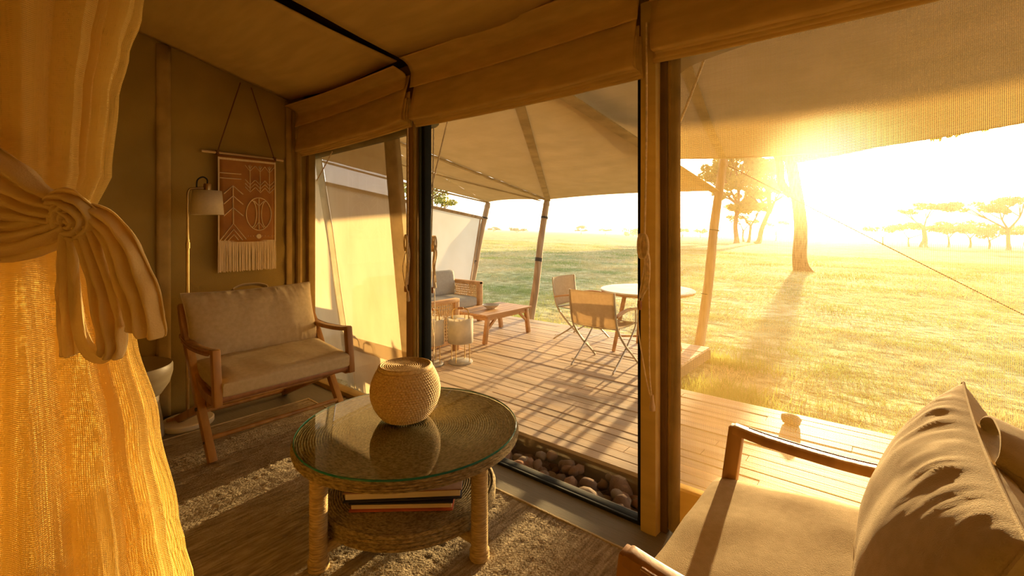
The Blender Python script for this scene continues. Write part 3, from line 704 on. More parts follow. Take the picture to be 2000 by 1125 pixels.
def pole(b, t, r, bands, label):
    b, t = V(b), V(t); o = empty('awning_pole', b, label=label, cat='pole', group='wooden awning poles')
    ax = t - b; c = crv([b, b + ax * .33 + V((.015, 0, 0)), b + ax * .66 - V((.01, 0, 0)), t], 6)
    n = len(c); MB().sweep(c, [r * (1.08 - .22 * i / n + .03 * math.sin(i * 1.7)) for i in range(n)], n=12).build('shaft', pole_m, o)
    for k, w in bands:
        p = b + ax * k; MB().sweep([p - ax.normalized() * w, p + ax.normalized() * w], r * 1.09, n=12).build('metal_band', band_m, o)
    MB().sweep([t - ax.normalized() * .09, t - ax.normalized() * .07, t + V((0, .02, -.0))], [r * .95, r * 1.0, r * .6], n=10).build('cap', pole_m, o)
pole((-6.22, 6.12, -.2), P1 + V((.02, -.03, -.02)), .058, ((.45, .03), (.86, .012)), 'wooden awning pole nearest the pale side panel')
pole((-4.66, 6.05, -.25), P2 + V((0, -.03, -.02)), .058, ((.52, .03), (.86, .015)), 'wooden awning pole behind the slatted coffee table')
pole((-2.03, 6.23, -.27), (-1.795, 6.52, 2.25), .06, ((.30, .006), (.63, .006)), 'wooden awning pole at the deck corner, seen through the insect screen')
sp_ = empty('windbreak', (-6.05, 4.4, -.1), label='pale cloth panel hung from a wooden rod behind the outdoor sofa', cat='screen')
def ptop(y): return 2.07 - .135 * (y - 2.3)
MB().grid(lambda u, v: V((-6.06 + .02 * math.sin(u * 9) * v, 2.3 + u * (4.08 - .36 * v), ptop(2.3 + u * 4.05) - v * (ptop(2.3 + u * 4.05) + .05))), 40, 20).build('cloth', white_sheet, sp_)
MB().sweep([(-6.06, 2.2, ptop(2.2) + .02), (-6.06, 6.43, ptop(6.43) + .02)], .028, n=10).build('top_rod', pole_m, sp_)
MB().sweep([(-6.06, 6.37, ptop(6.37) + .03), (-6.06, 5.99, -.05)], .018, n=8).build('side_rod', pole_m, sp_)

# ------------------------------------------------------------------ settees (one build, one copy)
def make_settee(label):
    r = empty('settee', label=label, cat='settee', group='pair of teak campaign settees')
    HW = .43
    for s_ in (-1, 1):
        y = s_ * (HW - .02)
        c = crv([(-.155, y, .842), (-.10, y, .71), (-.0, y, .57), (.10, y, .42), (.20, y, .27), (.40, y, 0.0)], 5)
        MB().flat(c, .042, [.042 + .012 * math.sin(PI * i / (len(c) - 1)) for i in range(len(c))], (1, 0, .6)).build('leg', wood, r, bev=.003)
        MB().bar((.43, y - s_ * .045, .375), (-.44, y - s_ * .045, .005), .038, .05, (1, 0, .6)).build('leg', wood, r, bev=.003)
        MB().bar((.475, y, .335), (.436, y, .645), .042, .046, (1, 0, 0)).build('front_post', wood, r, bev=.004)
        a = crv([(.45, y, .637), (.34, y, .622), (.15, y, .613), (0, y, .620), (-.13, y, .648)], 6)
        arm = MB().flat(a, .046, .028).build('armrest', wood, r, bev=.006)
        MB().flat([p + V((0, s_ * .024, -.002)) for p in a[3:-3]], .004, .034).build('leather_wrap', leather, arm)
        for q in (-1, 1):
            MB().sweep([p + V((0, s_ * .0265, q * .010)) for p in a[3:-3]], .0009, n=4).build('stitching', stitch_m, arm)
        MB().flat(crv([(.45, y - s_ * .01, .35), (.25, y - s_ * .01, .36), (.06, y - s_ * .01, .45)], 5), .03, .05).build('side_rail', wood, r, bev=.003)
        MB().sweep([(.205, y + s_ * .03, .262), (.205, y - s_ * .08, .262)], .011, n=8).build('pivot_bolt', band_m, r)
        MB().sweep([(.33, y + s_ * .026, .10), (.33, y + s_ * .01, .10)], .008, n=8).build('bolt', band_m, r)
    def rail(x, z, rad, m, nm, w=HW): MB().sweep([(x, -w, z), (x, 0, z), (x, w, z)], rad, n=10).build(nm, m, r)
    fr = None
    rail(.455, .372, .026, leather, 'front_rail', HW - .04)
    for q in (-.02, .0): MB().sweep([(.455, q, .372), (.455, q + .003, .372)], .0272, n=10).build('rail_seam', wood, r)
    rail(.205, .262, .014, wood, 'stretcher'); rail(.325, .115, .014, wood, 'stretcher'); rail(-.40, .03, .014, wood, 'stretcher')
    rail(-.02, .60, .014, wood, 'back_rail'); rail(-.15, .79, .014, wood, 'back_rail'); rail(.07, .43, .014, wood, 'seat_rail')
    MB().grid(lambda u, v: V((.06 + .39 * v, -.39 + .78 * u, .425 - .045 * v - .012 * math.sin(PI * v))), 6, 8).build('sling_seat', leather, r, solid=.006)
    # seat cushion: boxed, with welted edges
    sc = rbox((0, 0, 0), (.262, .395, .047), .022, crown=.014, wr=.009, seed=2)
    rot = M.Rotation(math.radians(6), 4, 'Y')
    sc.v = [tuple(rot @ V(p) + V((.240, 0, .450))) for p in sc.v]
    so_ = sc.build('seat_cushion', cush, r)
    # back cushion: pillow with pinched corners, gathers along the seam
    ax = V((-.36, 0, .93)).normalized(); nx = V((.93, 0, .36)).normalized(); bc = V((-.045, 0, .695)); HH, HWc = .235, .425
    def outl(u, v):
        k = 1 - .05 * (1 - abs(v) ** 2) ; k2 = 1 - .06 * (1 - abs(u) ** 2)
        return u * k, v * k2
    def pil(sgn):
        def fn(uu, vv):
            a = 2 * uu - 1; b = 2 * vv - 1
            a = math.copysign(abs(a) ** .8, a); b = math.copysign(abs(b) ** .8, b)
            u, v = outl(a, b)
            e = max(0, (1 - abs(a) ** 2.6)) ** .5 * max(0, (1 - abs(b) ** 2.2)) ** .5
            g = .8 * math.exp(-3.6 * (1 - abs(b))) * (1 - abs(a) ** 8); ed = (1 - max(abs(a), abs(b))) 
            wr = .015 * g * (NZ.noise(V((u * 11 + sgn, v * 1.6, sgn * 3))) + .8 * NZ.noise(V((u * 26 + v * 2, v * 2.5, sgn * 5)))) * min(1, ed * 9)
            wr += .008 * NZ.noise(V((u * 3, v * 3, sgn * 9))) * e
            th = sgn * ((.105 if sgn > 0 else .14) * e + wr) 
            sagx = -.02 * (1 - b) * .5
            return bc + V((0, 1, 0)) * u * HWc + ax * v * HH + nx * (th + sagx * 0)
        return fn
    bk = MB().grid(pil(1), 72, 48).grid(pil(-1), 72, 48).build('back_cushion', cush, r, angle=80)
    rim = []
    for k in range(160):
        q = k / 160 * 4; i = int(q); t = (q - i) * 2 - 1
        a, b = ((t, -1), (1, t), (-t, 1), (-1, -t))[i]; u, v = outl(a, b); rim.append(bc + V((0, 1, 0)) * u * HWc + ax * v * HH)
    MB().sweep(rim + rim[:1], .0035, n=5, caps=False).build('piping', cush, bk)
    lp = crv([bc + ax * .205 + nx * -.03 + V((0, -.125, 0)), bc + ax * .238 + nx * -.035 + V((0, -.115, 0)), bc + ax * .262 + nx * -.035 + V((0, -.06, 0)), bc + ax * .266 + nx * -.035, bc + ax * .262 + nx * -.035 + V((0, .06, 0)), bc + ax * .238 + nx * -.035 + V((0, .115, 0)), bc + ax * .205 + nx * -.03 + V((0, .125, 0))], 6)
    MB().flat(lp, .060, .005, tuple(ax)).build('handle_strap', cush, bk, bev=.001)
    return r
s1 = make_settee('teak settee with taupe cushions against the canvas wall under the wall hanging')
s1.location = (-3.40, 1.365, .017)
s2 = dup(s1); s2.location = (0.0, 1.333, .017); s2.rotation_euler = (0, 0, PI)
s2['label'] = 'sunlit teak settee in the near right corner, back turned to the frame edge'

# ------------------------------------------------------------------ coffee table, basket, books
TC = V((-1.755, 1.37, 0))
ct = empty('coffee_table', TC + V((0, 0, .012)), label='round rope-wrapped coffee table with a glass top on the rug', cat='table')
def scal(r0, r1, z, n, amp):
    out = []
    for i in range(n * 4 + 1):
        t = i / (n * 4); out.append((r0 + (r1 - r0) * t, z + amp * abs(math.sin(PI * t * n))))
    return out
twist = lambda k, a: (lambda th, i, z: a * math.sin(k * th + i * 1.9))
rimp = []
for i in range(17):
    t = i / 16; rimp.append((.489 + .010 * abs(math.sin(PI * t * 4)) + .006 * math.sin(PI * t), .434 - .042 * t))
MB().lathe(scal(.003, .488, .427, 44, .004) + rimp + [(.44, .392), (0.01, .393)], TC, 120, mod=lambda th, i, z: .0012 * math.sin(90 * th + i * 2.1)).build('tabletop', rope, ct, angle=75)
MB().lathe([(0.001, .4435), (.25, .4435), (.4925, .4435)], TC, 96).build('glass_top', table_glass, ct)
MB().lathe([(.4925, .4350), (.4955, .437), (.4955, .442), (.4925, .4442), (.4915, .4395), (.4925, .4350)], TC, 96).build('glass_edge', rim_glass, ct)
for a in (-90, 0, 90, 180):
    p = TC + V((math.cos(math.radians(a)) * .445, math.sin(math.radians(a)) * .445, 0)); pr = []
    for i in range(38 * 3 + 1):
        t = i / 114; pr.append((.0315 + .0035 * abs(math.sin(PI * t * 38)), .03 + t * .368))
    lg = MB().lathe(pr, p, 16).build('leg', rope_leg, ct, angle=75)
    MB().lathe([(0, .013), (.034, .013)] + [(.036 + .005 * abs(math.sin(PI * t / 12 * 3)), .015 + t * .0035) for t in range(13)] + [(.03, .065)], p, 18).build('foot_wrap', rope_leg, lg, angle=75)
    MB().sweep([TC + V((math.cos(math.radians(a)) * .32, math.sin(math.radians(a)) * .32, .085)), TC + V((math.cos(math.radians(a)) * .44, math.sin(math.radians(a)) * .44, .085))], .024, n=10).build('bracket', rope_leg, ct)
rim2 = [(.385 + .012 * abs(math.sin(PI * t / 16 * 4)), .172 - .065 * t / 16) for t in range(17)]
MB().lathe(scal(.003, .386, .165, 36, .006) + rim2 + [(.3, .107), (.01, .11)], TC, 110, mod=lambda th, i, z: .0022 * math.sin(80 * th + i * 2.1)).build('lower_shelf', rope, ct, angle=75)
BC = V((-1.822, 1.395, .4445))
bk = empty('lidded_basket', BC, label='round coiled straw basket with a flat lid on the glass table top', cat='basket')
ROWS = 21
bpr = [(0, .098), (.1, .118), (.25, .140), (.42, .154), (.58, .157), (.74, .151), (.88, .138), (1, .124)]
bp = [(0, 0), (.085, 0)]
for i in range(ROWS * 4 + 1):
    t = i / (ROWS * 4); r = float(np.interp(t, *zip(*bpr)))
    bp.append((r - .003 + .0075 * abs(math.sin(PI * t * ROWS)), .003 + t * .235))
MB().lathe(bp + [(.10, .238)], BC, 350, mod=lambda th, i, z: .036 * abs(math.sin(th * 35 + (i // 4) * 1.3)) if 2 <= i < 2 + ROWS * 4 else 0).build('body', basket_m, bk, angle=180)
lpz = [(.110, .234), (.126, .237), (.1285, .243), (.127, .250), (.122, .254)] + [(.120 * (1 - i / 60), .254 - .007 * min(1, i / 10) + .0038 * abs(math.sin(PI * i / 60 * 12))) for i in range(1, 61)]
MB().lathe(lpz, BC, 240, mod=lambda th, i, z: .016 * abs(math.sin(th * 24 + (i // 5) * .5)) * (1 if 4 < i < 60 else 0)).build('lid', basket_m, bk, angle=180)
def book(c, rz, L, Wd, z0, T, cm, label, spine):
    o = empty('book', (c[0], c[1], z0), rz, label=label, cat='book', group='large books on the table shelf'); w = world_of(o)
    def b(cc, d): 
        mb = MB().box(cc, d); mb.v = [tuple(w @ V(p)) for p in mb.v]; return mb
    b((0, 0, .003), (L, Wd, .006)).build('cover', cm[1], o, bev=.0015)
    b((0, 0, T - .003), (L, Wd, .006)).build('cover', cm[0], o, bev=.0015)
    b((0, .006, T / 2), (L - .014, Wd - .016, T - .012)).build('pages', page_m, o, smooth=False)
    b((0, Wd / 2 - .003, T / 2), (L, .007, T)).build('spine', spine, o, bev=.002)
book((-1.625 - .07, 1.22 + .09, 0), YAW + .03, .43, .30, .1725, .036, (book_b, book_r), 'dark-covered book with a red back, lower of the two under the table', book_b)
book((-1.63 - .08, 1.245 + .08, 0), YAW + .07, .49, .32, .2095, .042, (book_a, book_b), 'brown leather-covered book, upper of the two under the table', book_a)

# ------------------------------------------------------------------ floor lamp, pedestal stool, wall hanging
fl = empty('floor_lamp', (-3.76, 1.045, 0), label='slim brass floor lamp with a cream drum shade behind the settee', cat='lamp')
L0 = V((-3.76, 1.045, 0))
MB().lathe([(0, .0), (.148, .0), (.155, .01), (.155, .035), (.148, .042), (0, .044)], L0, 48).build('base', lamp_base_m, fl)
MB().sweep([L0 + V((0, 0, .04)), L0 + V((0, 0, .9)), L0 + V((0, 0, 1.27))], .0105, n=12).build('pole', brass, fl)
MB().sweep([L0 + V((0, 0, 1.21)), L0 + V((0, 0, 1.25))], .014, n=12).build('pole_collar', brass, fl)
MB().sweep(crv([L0 + V((0, 0, 1.25)), L0 + V((0, 0, 1.52)), L0 + V((0, .004, 1.60)), L0 + V((.005, .03, 1.622)), L0 + V((.01, .12, 1.628))], 6), .008, n=10).build('arm', brass, fl)
SC = L0 + V((.01, .115, 0))
MB().lathe([(.087, 1.610), (.0995, 1.442)], SC, 40).build('shade', shade_m, fl, solid=.003)
MB().lathe([(.0, 1.611), (.087, 1.611)], SC, 40).build('shade_top', shade_m, fl)
MB().lathe([(.0, 1.66), (.022, 1.66), (.024, 1.655), (.024, 1.61), (0, 1.61)], SC, 20).build('socket', brass, fl)
MB().sweep(crv([SC + V((0, 0, 1.655)), SC + V((0, -.002, 1.69)), SC + V((0, -.03, 1.705)), SC + V((0, -.06, 1.68)), SC + V((0, -.065, 1.632))], 6), .005, n=8).build('cable', black_cord, fl)
MB().sweep(crv([L0 + V((-.15, 0, .02)), L0 + V((-.2, -.15, .008)), L0 + V((-.1, -.30, .008)), L0 + V((-.2, -.5, .008)), L0 + V((-.25, .3, .008)), L0 + V((-.2, .5, .008))], 8), .006, n=6).build('floor_cable', black_cord, fl)

st = empty('pedestal_table', (-3.78, .71, 0), label='clay-coloured bowl-topped pedestal table beside the net curtain', cat='table')
Q = V((-3.78, .71, 0))
MB().lathe([(0, .0), (.206, .0), (.205, .02), (.188, .14), (.176, .22), (.180, .30), (.15, .34)], Q, 48).build('pedestal', ceramic, st)
MB().lathe([(0, .25), (.13, .245), (.19, .275), (.232, .34), (.250, .41), (.250, .455), (.244, .468), (.23, .462), (.0, .452)], Q, 56).build('bowl_top', ceramic, st)

wh = empty('wall_hanging', (XW + .04, 1.515, 1.0), label='brown leather wall hanging with stitched motifs and cream fringe on the canvas wall', cat='wall hanging')
HX = XW + .045; HY0, HY1, HZ0, HZ1 = 1.305, 1.732, 1.24, 1.892
MB().sweep(crv([(HX, 1.20, 1.924), (HX, 1.5, 1.921), (HX, 1.80, 1.916)], 6), [.010] * 13, n=10).build('dowel', wood_pale, wh)
for a, b in (((HX, 1.305, 1.925), (HX - .02, 1.475, 2.50)), ((HX, 1.728, 1.92), (HX - .02, 1.555, 2.48))):
    MB().sweep([a, b], .0042, n=6).build('cord', cord_d, wh)
    MB().lathe([(.0, -.016), (.014, -.014), (.014, .014), (0, .016)], a, 12).build('cord_knot', cord_d, wh)
lp_ = MB().grid(lambda u, v: V((HX + .012 + .004 * math.sin(PI * u) + .002 * math.sin(5 * v), HY0 + u * (HY1 - HY0), HZ0 + v * (HZ1 - HZ0 + .02))), 10, 16).build('leather_panel', hang_m, wh, solid=.004)
def hp(u, v, o=.0155): return V((HX + o + .004 * math.sin(PI * u) + .002 * math.sin(5 * v), HY0 + u * (HY1 - HY0), HZ0 + v * (HZ1 - HZ0)))
def stitch(name, lines, r=.0022):
    r *= 1.7
    mb = MB()
    for l_ in lines: mb.sweep([hp(*q) for q in l_], r, n=5)
    return mb.build(name, stitch_m, lp_)
MB().flat([hp(.012, 0), hp(.012, .5), hp(.012, 1)], .004, .010, (0, 1, 0)).build('border', fringe_m, lp_)
MB().flat([hp(.988, 0), hp(.988, .5), hp(.988, 1)], .004, .010, (0, 1, 0)).build('border', fringe_m, lp_)
MB().flat([hp(0, .985), hp(.5, .985), hp(1, .985)], .004, .016, (0, 0, 1)).build('border', fringe_m, lp_)
stitch('line_motif', [[(.03, .815), (.38, .815)], [(.03, .755), (.38, .755)]])
tr_ = [[(.245, .22), (.24, .67)]]
for z in (.67, .55, .41): tr_ += [[(.09, z - .10), (.24, z), (.41, z - .10)]]
stitch('arrow_motif', tr_, .0028)
stitch('tent_motif', [[(.03, .02), (.245, .22), (.46, .03)], [(.10, .02), (.25, .15), (.40, .02)], [(.16, .02), (.255, .09), (.33, .02)]], .0026)
for x in (.53, .71, .88):
    q = [[(x, .62), (x, .94)], [(x - .085, .93), (x, .86), (x + .085, .93)], [(x - .03, .93), (x, .88), (x + .03, .93)]]
    for z in (.70, .655, .61): q += [[(x - .085, z + .055), (x, z - .005), (x + .085, z + .055)]]
    stitch('feather_motif', q, .0021)
el_ = [[(.685 + .225 * math.cos(t * PI / 20), .34 + .20 * math.sin(t * PI / 20)) for t in range(41)]]
for s_ in (-1, 1): el_ += [[(.685 + s_ * (.13 - .085 * math.cos(t * PI / 16)), .34 + .165 * math.sin(t * PI / 16)) for t in range(-8, 9)]]
el_ += [[(.685, .15), (.685, .53)], [(.60, .50), (.685, .44), (.77, .50)], [(.60, .17), (.685, .24), (.77, .17)]]
stitch('shield_motif', el_, .0024)
MB().lathe([(0, .004), (.018, .003), (.02, 0)], hp(.685, .065), 20, axis=M.Rotation(PI / 2, 3, 'Y')).build('shell_disc', fringe_m, lp_)
dm = MB()
for x in (.50, .54, .59, .63, .75, .80, .86, .92, .97): dm.lathe([(0, .002), (.003, .001), (.0035, 0)], hp(x, .068), 8, axis=M.Rotation(PI / 2, 3, 'Y'))
dm.build('dot_row', stitch_m, lp_)
fm = MB()
for i in range(74):
    y = HY0 + .004 + i * (HY1 - HY0 - .008) / 73; j = rnd.uniform(-.003, .003)
    fm.sweep([(HX + .014, y, HZ0 + .012), (HX + .016 + j, y + j, HZ0 - .11), (HX + .014, y + j * 1.5, 1.012 + rnd.uniform(-.006, .006))], .0034, n=5)
tag(fm.build('fringe', fringe_m, wh), kind='stuff')

# ------------------------------------------------------------------ net curtain tied with a sash
CX = V((-1.674, .104, 0)); LR = V((math.cos(YAW), math.sin(YAW), 0)); FW = V((-math.sin(YAW), math.cos(YAW), 0))
prof = [(0, .43), (.40, .395), (.50, .375), (.58, .36), (.84, .318), (1.07, .268), (1.20, .225), (1.30, .185), (1.36, .158), (1.42, .185), (1.48, .215), (1.68, .235), (1.80, .262), (1.91, .292), (2.2, .34), (2.75, .38)]
def cr(z):
    for (a, r0), (b, r1) in zip(prof, prof[1:]):
        if z <= b:
            t = (z - a) / (b - a); t = t * t * (3 - 2 * t); return r0 + (r1 - r0) * t
    return prof[-1][1]
def cur_fn(k, n, amp, sc, ph):
    def fn(u, v):
        z = 2.72 * v; th = 2 * PI * u; r = cr(z) * sc
        pinch = 1 - .45 * math.exp(-((z - 1.36) / .12) ** 2)
        w = math.sin(n * th + ph + .8 * math.sin(z * 1.1 + th)) + .45 * math.sin((n * 2 + 1) * th + 1.3 * z + ph) + .5 * NZ.noise(V((2 * math.cos(th), 2 * math.sin(th), z * .7 + ph)))
        rr_ = r * (1 - amp * pinch * (.55 - .45 * w))
        return CX + LR * rr_ * math.cos(th) + FW * rr_ * math.sin(th) * .62 + V((0, 0, z))
    return fn
nc = empty('net_curtain', CX, label='golden bed-net curtain gathered at the left edge of the room', cat='curtain')
MB().grid(cur_fn(0, 13, .17, 1.0, .4), 260, 90, closed=True, uv=lambda u, v: (u * 3.2, v * 2.72)).build('outer_net', net, nc)
MB().grid(cur_fn(1, 9, .26, .86, 2.1), 200, 70, closed=True, uv=lambda u, v: (u * 2.8, v * 2.72)).build('inner_net', net, nc)
sa = empty('curtain_tie', (-1.45, .1, 1.36), label='wide cotton sash knotted around the net curtain, ends hanging', cat='curtain tie')
def ribbon(name, pts, a, b, fold=(5, .10), n=28, up=None):
    c = crv(pts, 8); m_ = len(c)
    f = lambda x: [x[min(len(x) - 1, int(i / (m_ - 1) * (len(x) - 1)))] * (1 - ((i / (m_ - 1) * (len(x) - 1)) % 1)) + x[min(len(x) - 1, int(i / (m_ - 1) * (len(x) - 1)) + 1)] * ((i / (m_ - 1) * (len(x) - 1)) % 1) for i in range(m_)]
    return MB().sweep(c, f(a), f(b), n=n, up=up or tuple(-FW), fold=fold).build(name, sash_m, sa)
def pleats(name, pts, wid, amp, k, ph=0., skew=0., bow=0., cut=0.):
    """a strip of cloth along pts, half widths wid, k sharp pleats of depth amp across it"""
    c = crv(pts, 10); m_ = len(c) - 1; g = lambda x, t: float(np.interp(t * (len(x) - 1), range(len(x)), x))
    def fn(u, v):
        t = max(0, min(1, v + cut * (u - .5) * v)); i = min(m_ - 1, int(t * m_)); q = t * m_ - i; p = c[i].lerp(c[i + 1], q); d = (c[i + 1] - c[i]).normalized()
        sd = d.cross(-FW).normalized(); nr = sd.cross(d).normalized(); x = 2 * u - 1
        w_ = k * PI * (x + skew * t) + ph
        h = abs(math.sin(w_ / 2)) ** .8 * 2 - 1 + .5 * NZ.noise(V((x * 3, t * 6, ph)))
        return p + sd * (x * g(wid, t) + .004 * NZ.noise(V((x * 2, t * 9, ph + 4)))) + nr * (g(amp, t) * h + bow * (1 - x * x)) * (1 if nr.dot(FW) < 0 else -1)
    return MB().grid(fn, 44, 44).build(name, sash_m, sa, solid=.0028, angle=180)
pleats('gathered_band', [(-1.68, -.03, 1.50), (-1.56, .01, 1.47), (-1.43, .055, 1.425), (-1.32, .11, 1.388), (-1.225, .16, 1.368)], [.13, .115, .085, .052, .026], [.012, .014, .014, .010, .006], 5, .6, .25, .035)
pleats('under_band', [(-1.64, -.01, 1.345), (-1.48, .045, 1.335), (-1.36, .085, 1.33), (-1.27, .13, 1.343), (-1.215, .16, 1.36)], [.055, .055, .05, .038, .022], [.008, .010, .010, .008, .005], 4, 1.5, .3, .03)
pleats('knot', [(-1.272, .135, 1.398), (-1.232, .140, 1.400), (-1.192, .152, 1.388), (-1.178, .166, 1.366), (-1.195, .160, 1.346), (-1.228, .15, 1.345)], [.016, .026, .030, .030, .027, .018], [.006, .008, .009, .009, .008, .005], 4, .3, .5, .016)
pleats('knot_wrap', [(-1.240, .150, 1.338), (-1.226, .138, 1.358), (-1.208, .138, 1.378), (-1.192, .146, 1.388)], [.016, .022, .022, .014], [.004, .006, .006, .004], 3, 1.2, .4, .014)
pleats('tail', [(-1.212, .150, 1.382), (-1.165, .180, 1.372), (-1.122, .208, 1.318), (-1.100, .224, 1.245), (-1.088, .234, 1.185), (-1.094, .236, 1.148)], [.014, .024, .031, .035, .037, .034], [.006, .008, .009, .010, .010, .006], 3, .4, .25, .012, -.16)
pleats('tail', [(-1.208, .146, 1.368), (-1.180, .165, 1.340), (-1.158, .180, 1.275), (-1.146, .192, 1.20), (-1.146, .198, 1.135), (-1.158, .194, 1.106)], [.012, .022, .028, .030, .028, .022], [.005, .007, .009, .010, .009, .005], 3, 1.6, .3, .010, .2)
pleats('tail', [(-1.222, .142, 1.355), (-1.220, .146, 1.29), (-1.228, .148, 1.21), (-1.240, .152, 1.10)], [.012, .021, .022, .019], [.004, .006, .006, .004], 2, .9, .3, .006, .1)
ribbon('loop', [(-1.218, .146, 1.34), (-1.212, .150, 1.277), (-1.212, .155, 1.199), (-1.204, .160, 1.150), (-1.186, .170, 1.116), (-1.162, .186, 1.108), (-1.144, .200, 1.128), (-1.138, .206, 1.165)], [.008, .012, .013, .013, .013, .013, .012, .008], [.004, .005, .005, .005, .005, .005, .004, .003], (4, .16), 24)

# ------------------------------------------------------------------ cords by the posts
def cord_bundle(label, top, coil, tas, pulls, front):
    o = empty('cord_bundle', coil, label=label, cat='cord', group='blind cords tied at the window posts'); c = V(coil); r2 = random.Random(int(abs(c.x) * 1000))
    MB().sweep(crv([top, V(top).lerp(c, .5) + V((.004, 0, 0)), c], 8), .0045, n=6).build('hanging_cord', cord_m, o)
    for k in range(3):
        w = .020 + .005 * k; dx = -.012 + .010 * k
        MB().sweep([c + V((dx + w * math.sin(t * PI / 10) * .6, -front * (.012 + .006 * k), .052 * math.cos(t * PI / 10))) for t in range(21)], .006, n=6).build('coil', cord_m, o)
    for k in range(6):
        d = r2.uniform(-.012, .016)
        MB().sweep(crv([c + V((.008, -front * .012, .02)), c + V((.018 + d, -front * (.012 + .003 * k), -.06)), c + V((.012 + d, -front * .012, -.16)), V(tas) + V((d * .6, -front * .004 * k, r2.uniform(-.02, .03)))], 5), .0038, n=5).build('strand', cord_m, o)
    MB().lathe([(0, -.022), (.009, -.02), (.011, 0), (.009, .02), (0, .022)], V(tas) + V((-.014, 0, -.03)), 10).build('toggle', leather, o)
    for i, p in enumerate(pulls):
        MB().sweep(crv([c + V((.02, -front * .01, 0)), c.lerp(V(p), .45) + V((.012 - .05 * (i % 2), -front * .012, 0)), c.lerp(V(p), .8) + V((-.02 * (i % 2), -front * .012, 0)), p], 8), .003, n=5).build('pull_cord', cord_m, o)
    p = V(pulls[0]); MB().lathe([(0, .03), (.005, .028), (.008, .0), (.013, -.025), (.012, -.04), (0, -.046)], p, 14).build('pull_knob', wood_pale, o)
cord_bundle('pale blind cord coiled on the canvas post between glass and insect screen', (-.858, 1.955, 2.25), (-.868, 1.955, 1.27), (-.872, 1.945, 1.04), ((-.828, 1.945, .60), (-.834, 1.945, .61)), 1)
cord_bundle('pale blind cord bundle hanging on the room side of the left post', (-2.545, 1.965, 2.2), (-2.54, 1.965, 1.25), (-2.545, 1.96, .97), ((-2.53, 1.96, .90), (-2.535, 1.96, .92)), 1)
cord_bundle('long knotted cords hanging outside the glass at the left post', (-2.47, 2.13, 2.1), (-2.485, 2.12, 1.24), (-2.47, 2.13, .95), ((-2.478, 2.13, .42), (-2.46, 2.13, .44)), -1)
def guy(name, a, b, r, label, m=cord_m): tag(MB().sweep(crv([a, V(a).lerp(V(b), .5) - V((0, 0, .01)), b], 6), r, n=6).build(name, m), label, 'rope')
guy('guy_rope', (-2.594, 2.4, 2.25), (-2.73, 2.24, 1.36), .006, 'taut rope slanting down outside the glass beside the left post')
guy('guy_rope', (-3.64, 2.09, 2.09), (-4.0, 2.09, 1.77), .005, 'short rope slanting across the top of the cream side screen')
guy('guy_rope', (-.66, 2.16, 2.15), (-.83, 2.16, 1.74), .006, 'short rope slanting down behind the insect screen beside the post')
guy('guy_rope', (-1.80, 6.52, 2.2), (2.2, 9.9, -.42), .006, 'long guy rope running from the deck-corner pole to the grass', cord_d)

# ------------------------------------------------------------------ verandah furniture
ZD = -.12
def lounge(name, wd, dp, ncush, label, cat):
    r = empty(name, label=label, cat=cat); x0, x1, y0, y1 = -dp / 2, dp / 2, -wd / 2, wd / 2
    for y in (y0, y1):
        for x in (x0, x1): MB().box((x, y, .31), (.07, .07, .62)).build('corner_post', teak_out, r, bev=.006)
        MB().box((0, y, .60), (dp + .07, .08, .045)).build('arm_rail', teak_out, r, bev=.006)
        MB().box((0, y, .11), (dp, .06, .05)).build('lower_rail', teak_out, r, bev=.004)
        wv = MB(); n = int(dp / .036)
        for i in range(n): wv.bar((x0 + .04 + i * (dp - .08) / (n - 1), y, .13), (x0 + .04 + i * (dp - .08) / (n - 1), y, .58), .016, .010, (0, 1, 0))
        for i in range(12): wv.bar((x0 + .03, y + .006, .155 + i * .037), (x1 - .03, y + .006, .155 + i * .037), .010, .016)
        tag(wv.build('woven_side', rattan, r, smooth=False), kind='stuff')
    wv = MB(); n = int(wd / .04)
    for i in range(n): wv.bar((x0, y0 + .04 + i * (wd - .08) / (n - 1), .12), (x0, y0 + .04 + i * (wd - .08) / (n - 1), .64), .010, .016, (0, 1, 0))
    for i in range(13): wv.bar((x0 + .006, y0 + .03, .155 + i * .037), (x0 + .006, y1 - .03, .155 + i * .037), .010, .016)
    tag(wv.build('woven_back', rattan, r, smooth=False), kind='stuff')
    MB().box((x0, 0, .645), (.07, wd, .04)).build('back_rail', teak_out, r, bev=.006)
    MB().box((x1, 0, .17), (.05, wd, .09)).build('front_rail', teak_out, r, bev=.004)
    MB().box((0, 0, .22), (dp, wd - .06, .03)).build('seat_base', teak_out, r, smooth=False)
    cw = (wd - .10) / ncush
    for k in range(ncush):
        y = y0 + .05 + (k + .5) * cw
        rbox((.03, y, .315), (dp / 2 - .02, cw / 2 - .004, .075), .04, crown=.015).build('seat_cushion', grey_cush, r)
        bq = rbox((0, 0, 0), (.085, cw / 2 - .01, .20), .05); rt = M.Rotation(math.radians(-10), 4, 'Y')
        bq.v = [tuple(rt @ V(p) + V((x0 + .16, y, .58))) for p in bq.v]; bq.build('back_cushion', grey_cush, r)
    return r
sofa = lounge('outdoor_sofa', 1.74, .72, 2, 'teak outdoor sofa with grey cushions along the pale windbreak', 'sofa'); sofa.location = (-5.49, 4.50, ZD)
lch = lounge('lounge_chair', .80, .68, 1, 'teak lounge chair with woven arm, partly behind the lanterns', 'chair'); lch.location = (-4.53, 3.56, ZD); lch.rotation_euler = (0, 0, PI / 2)

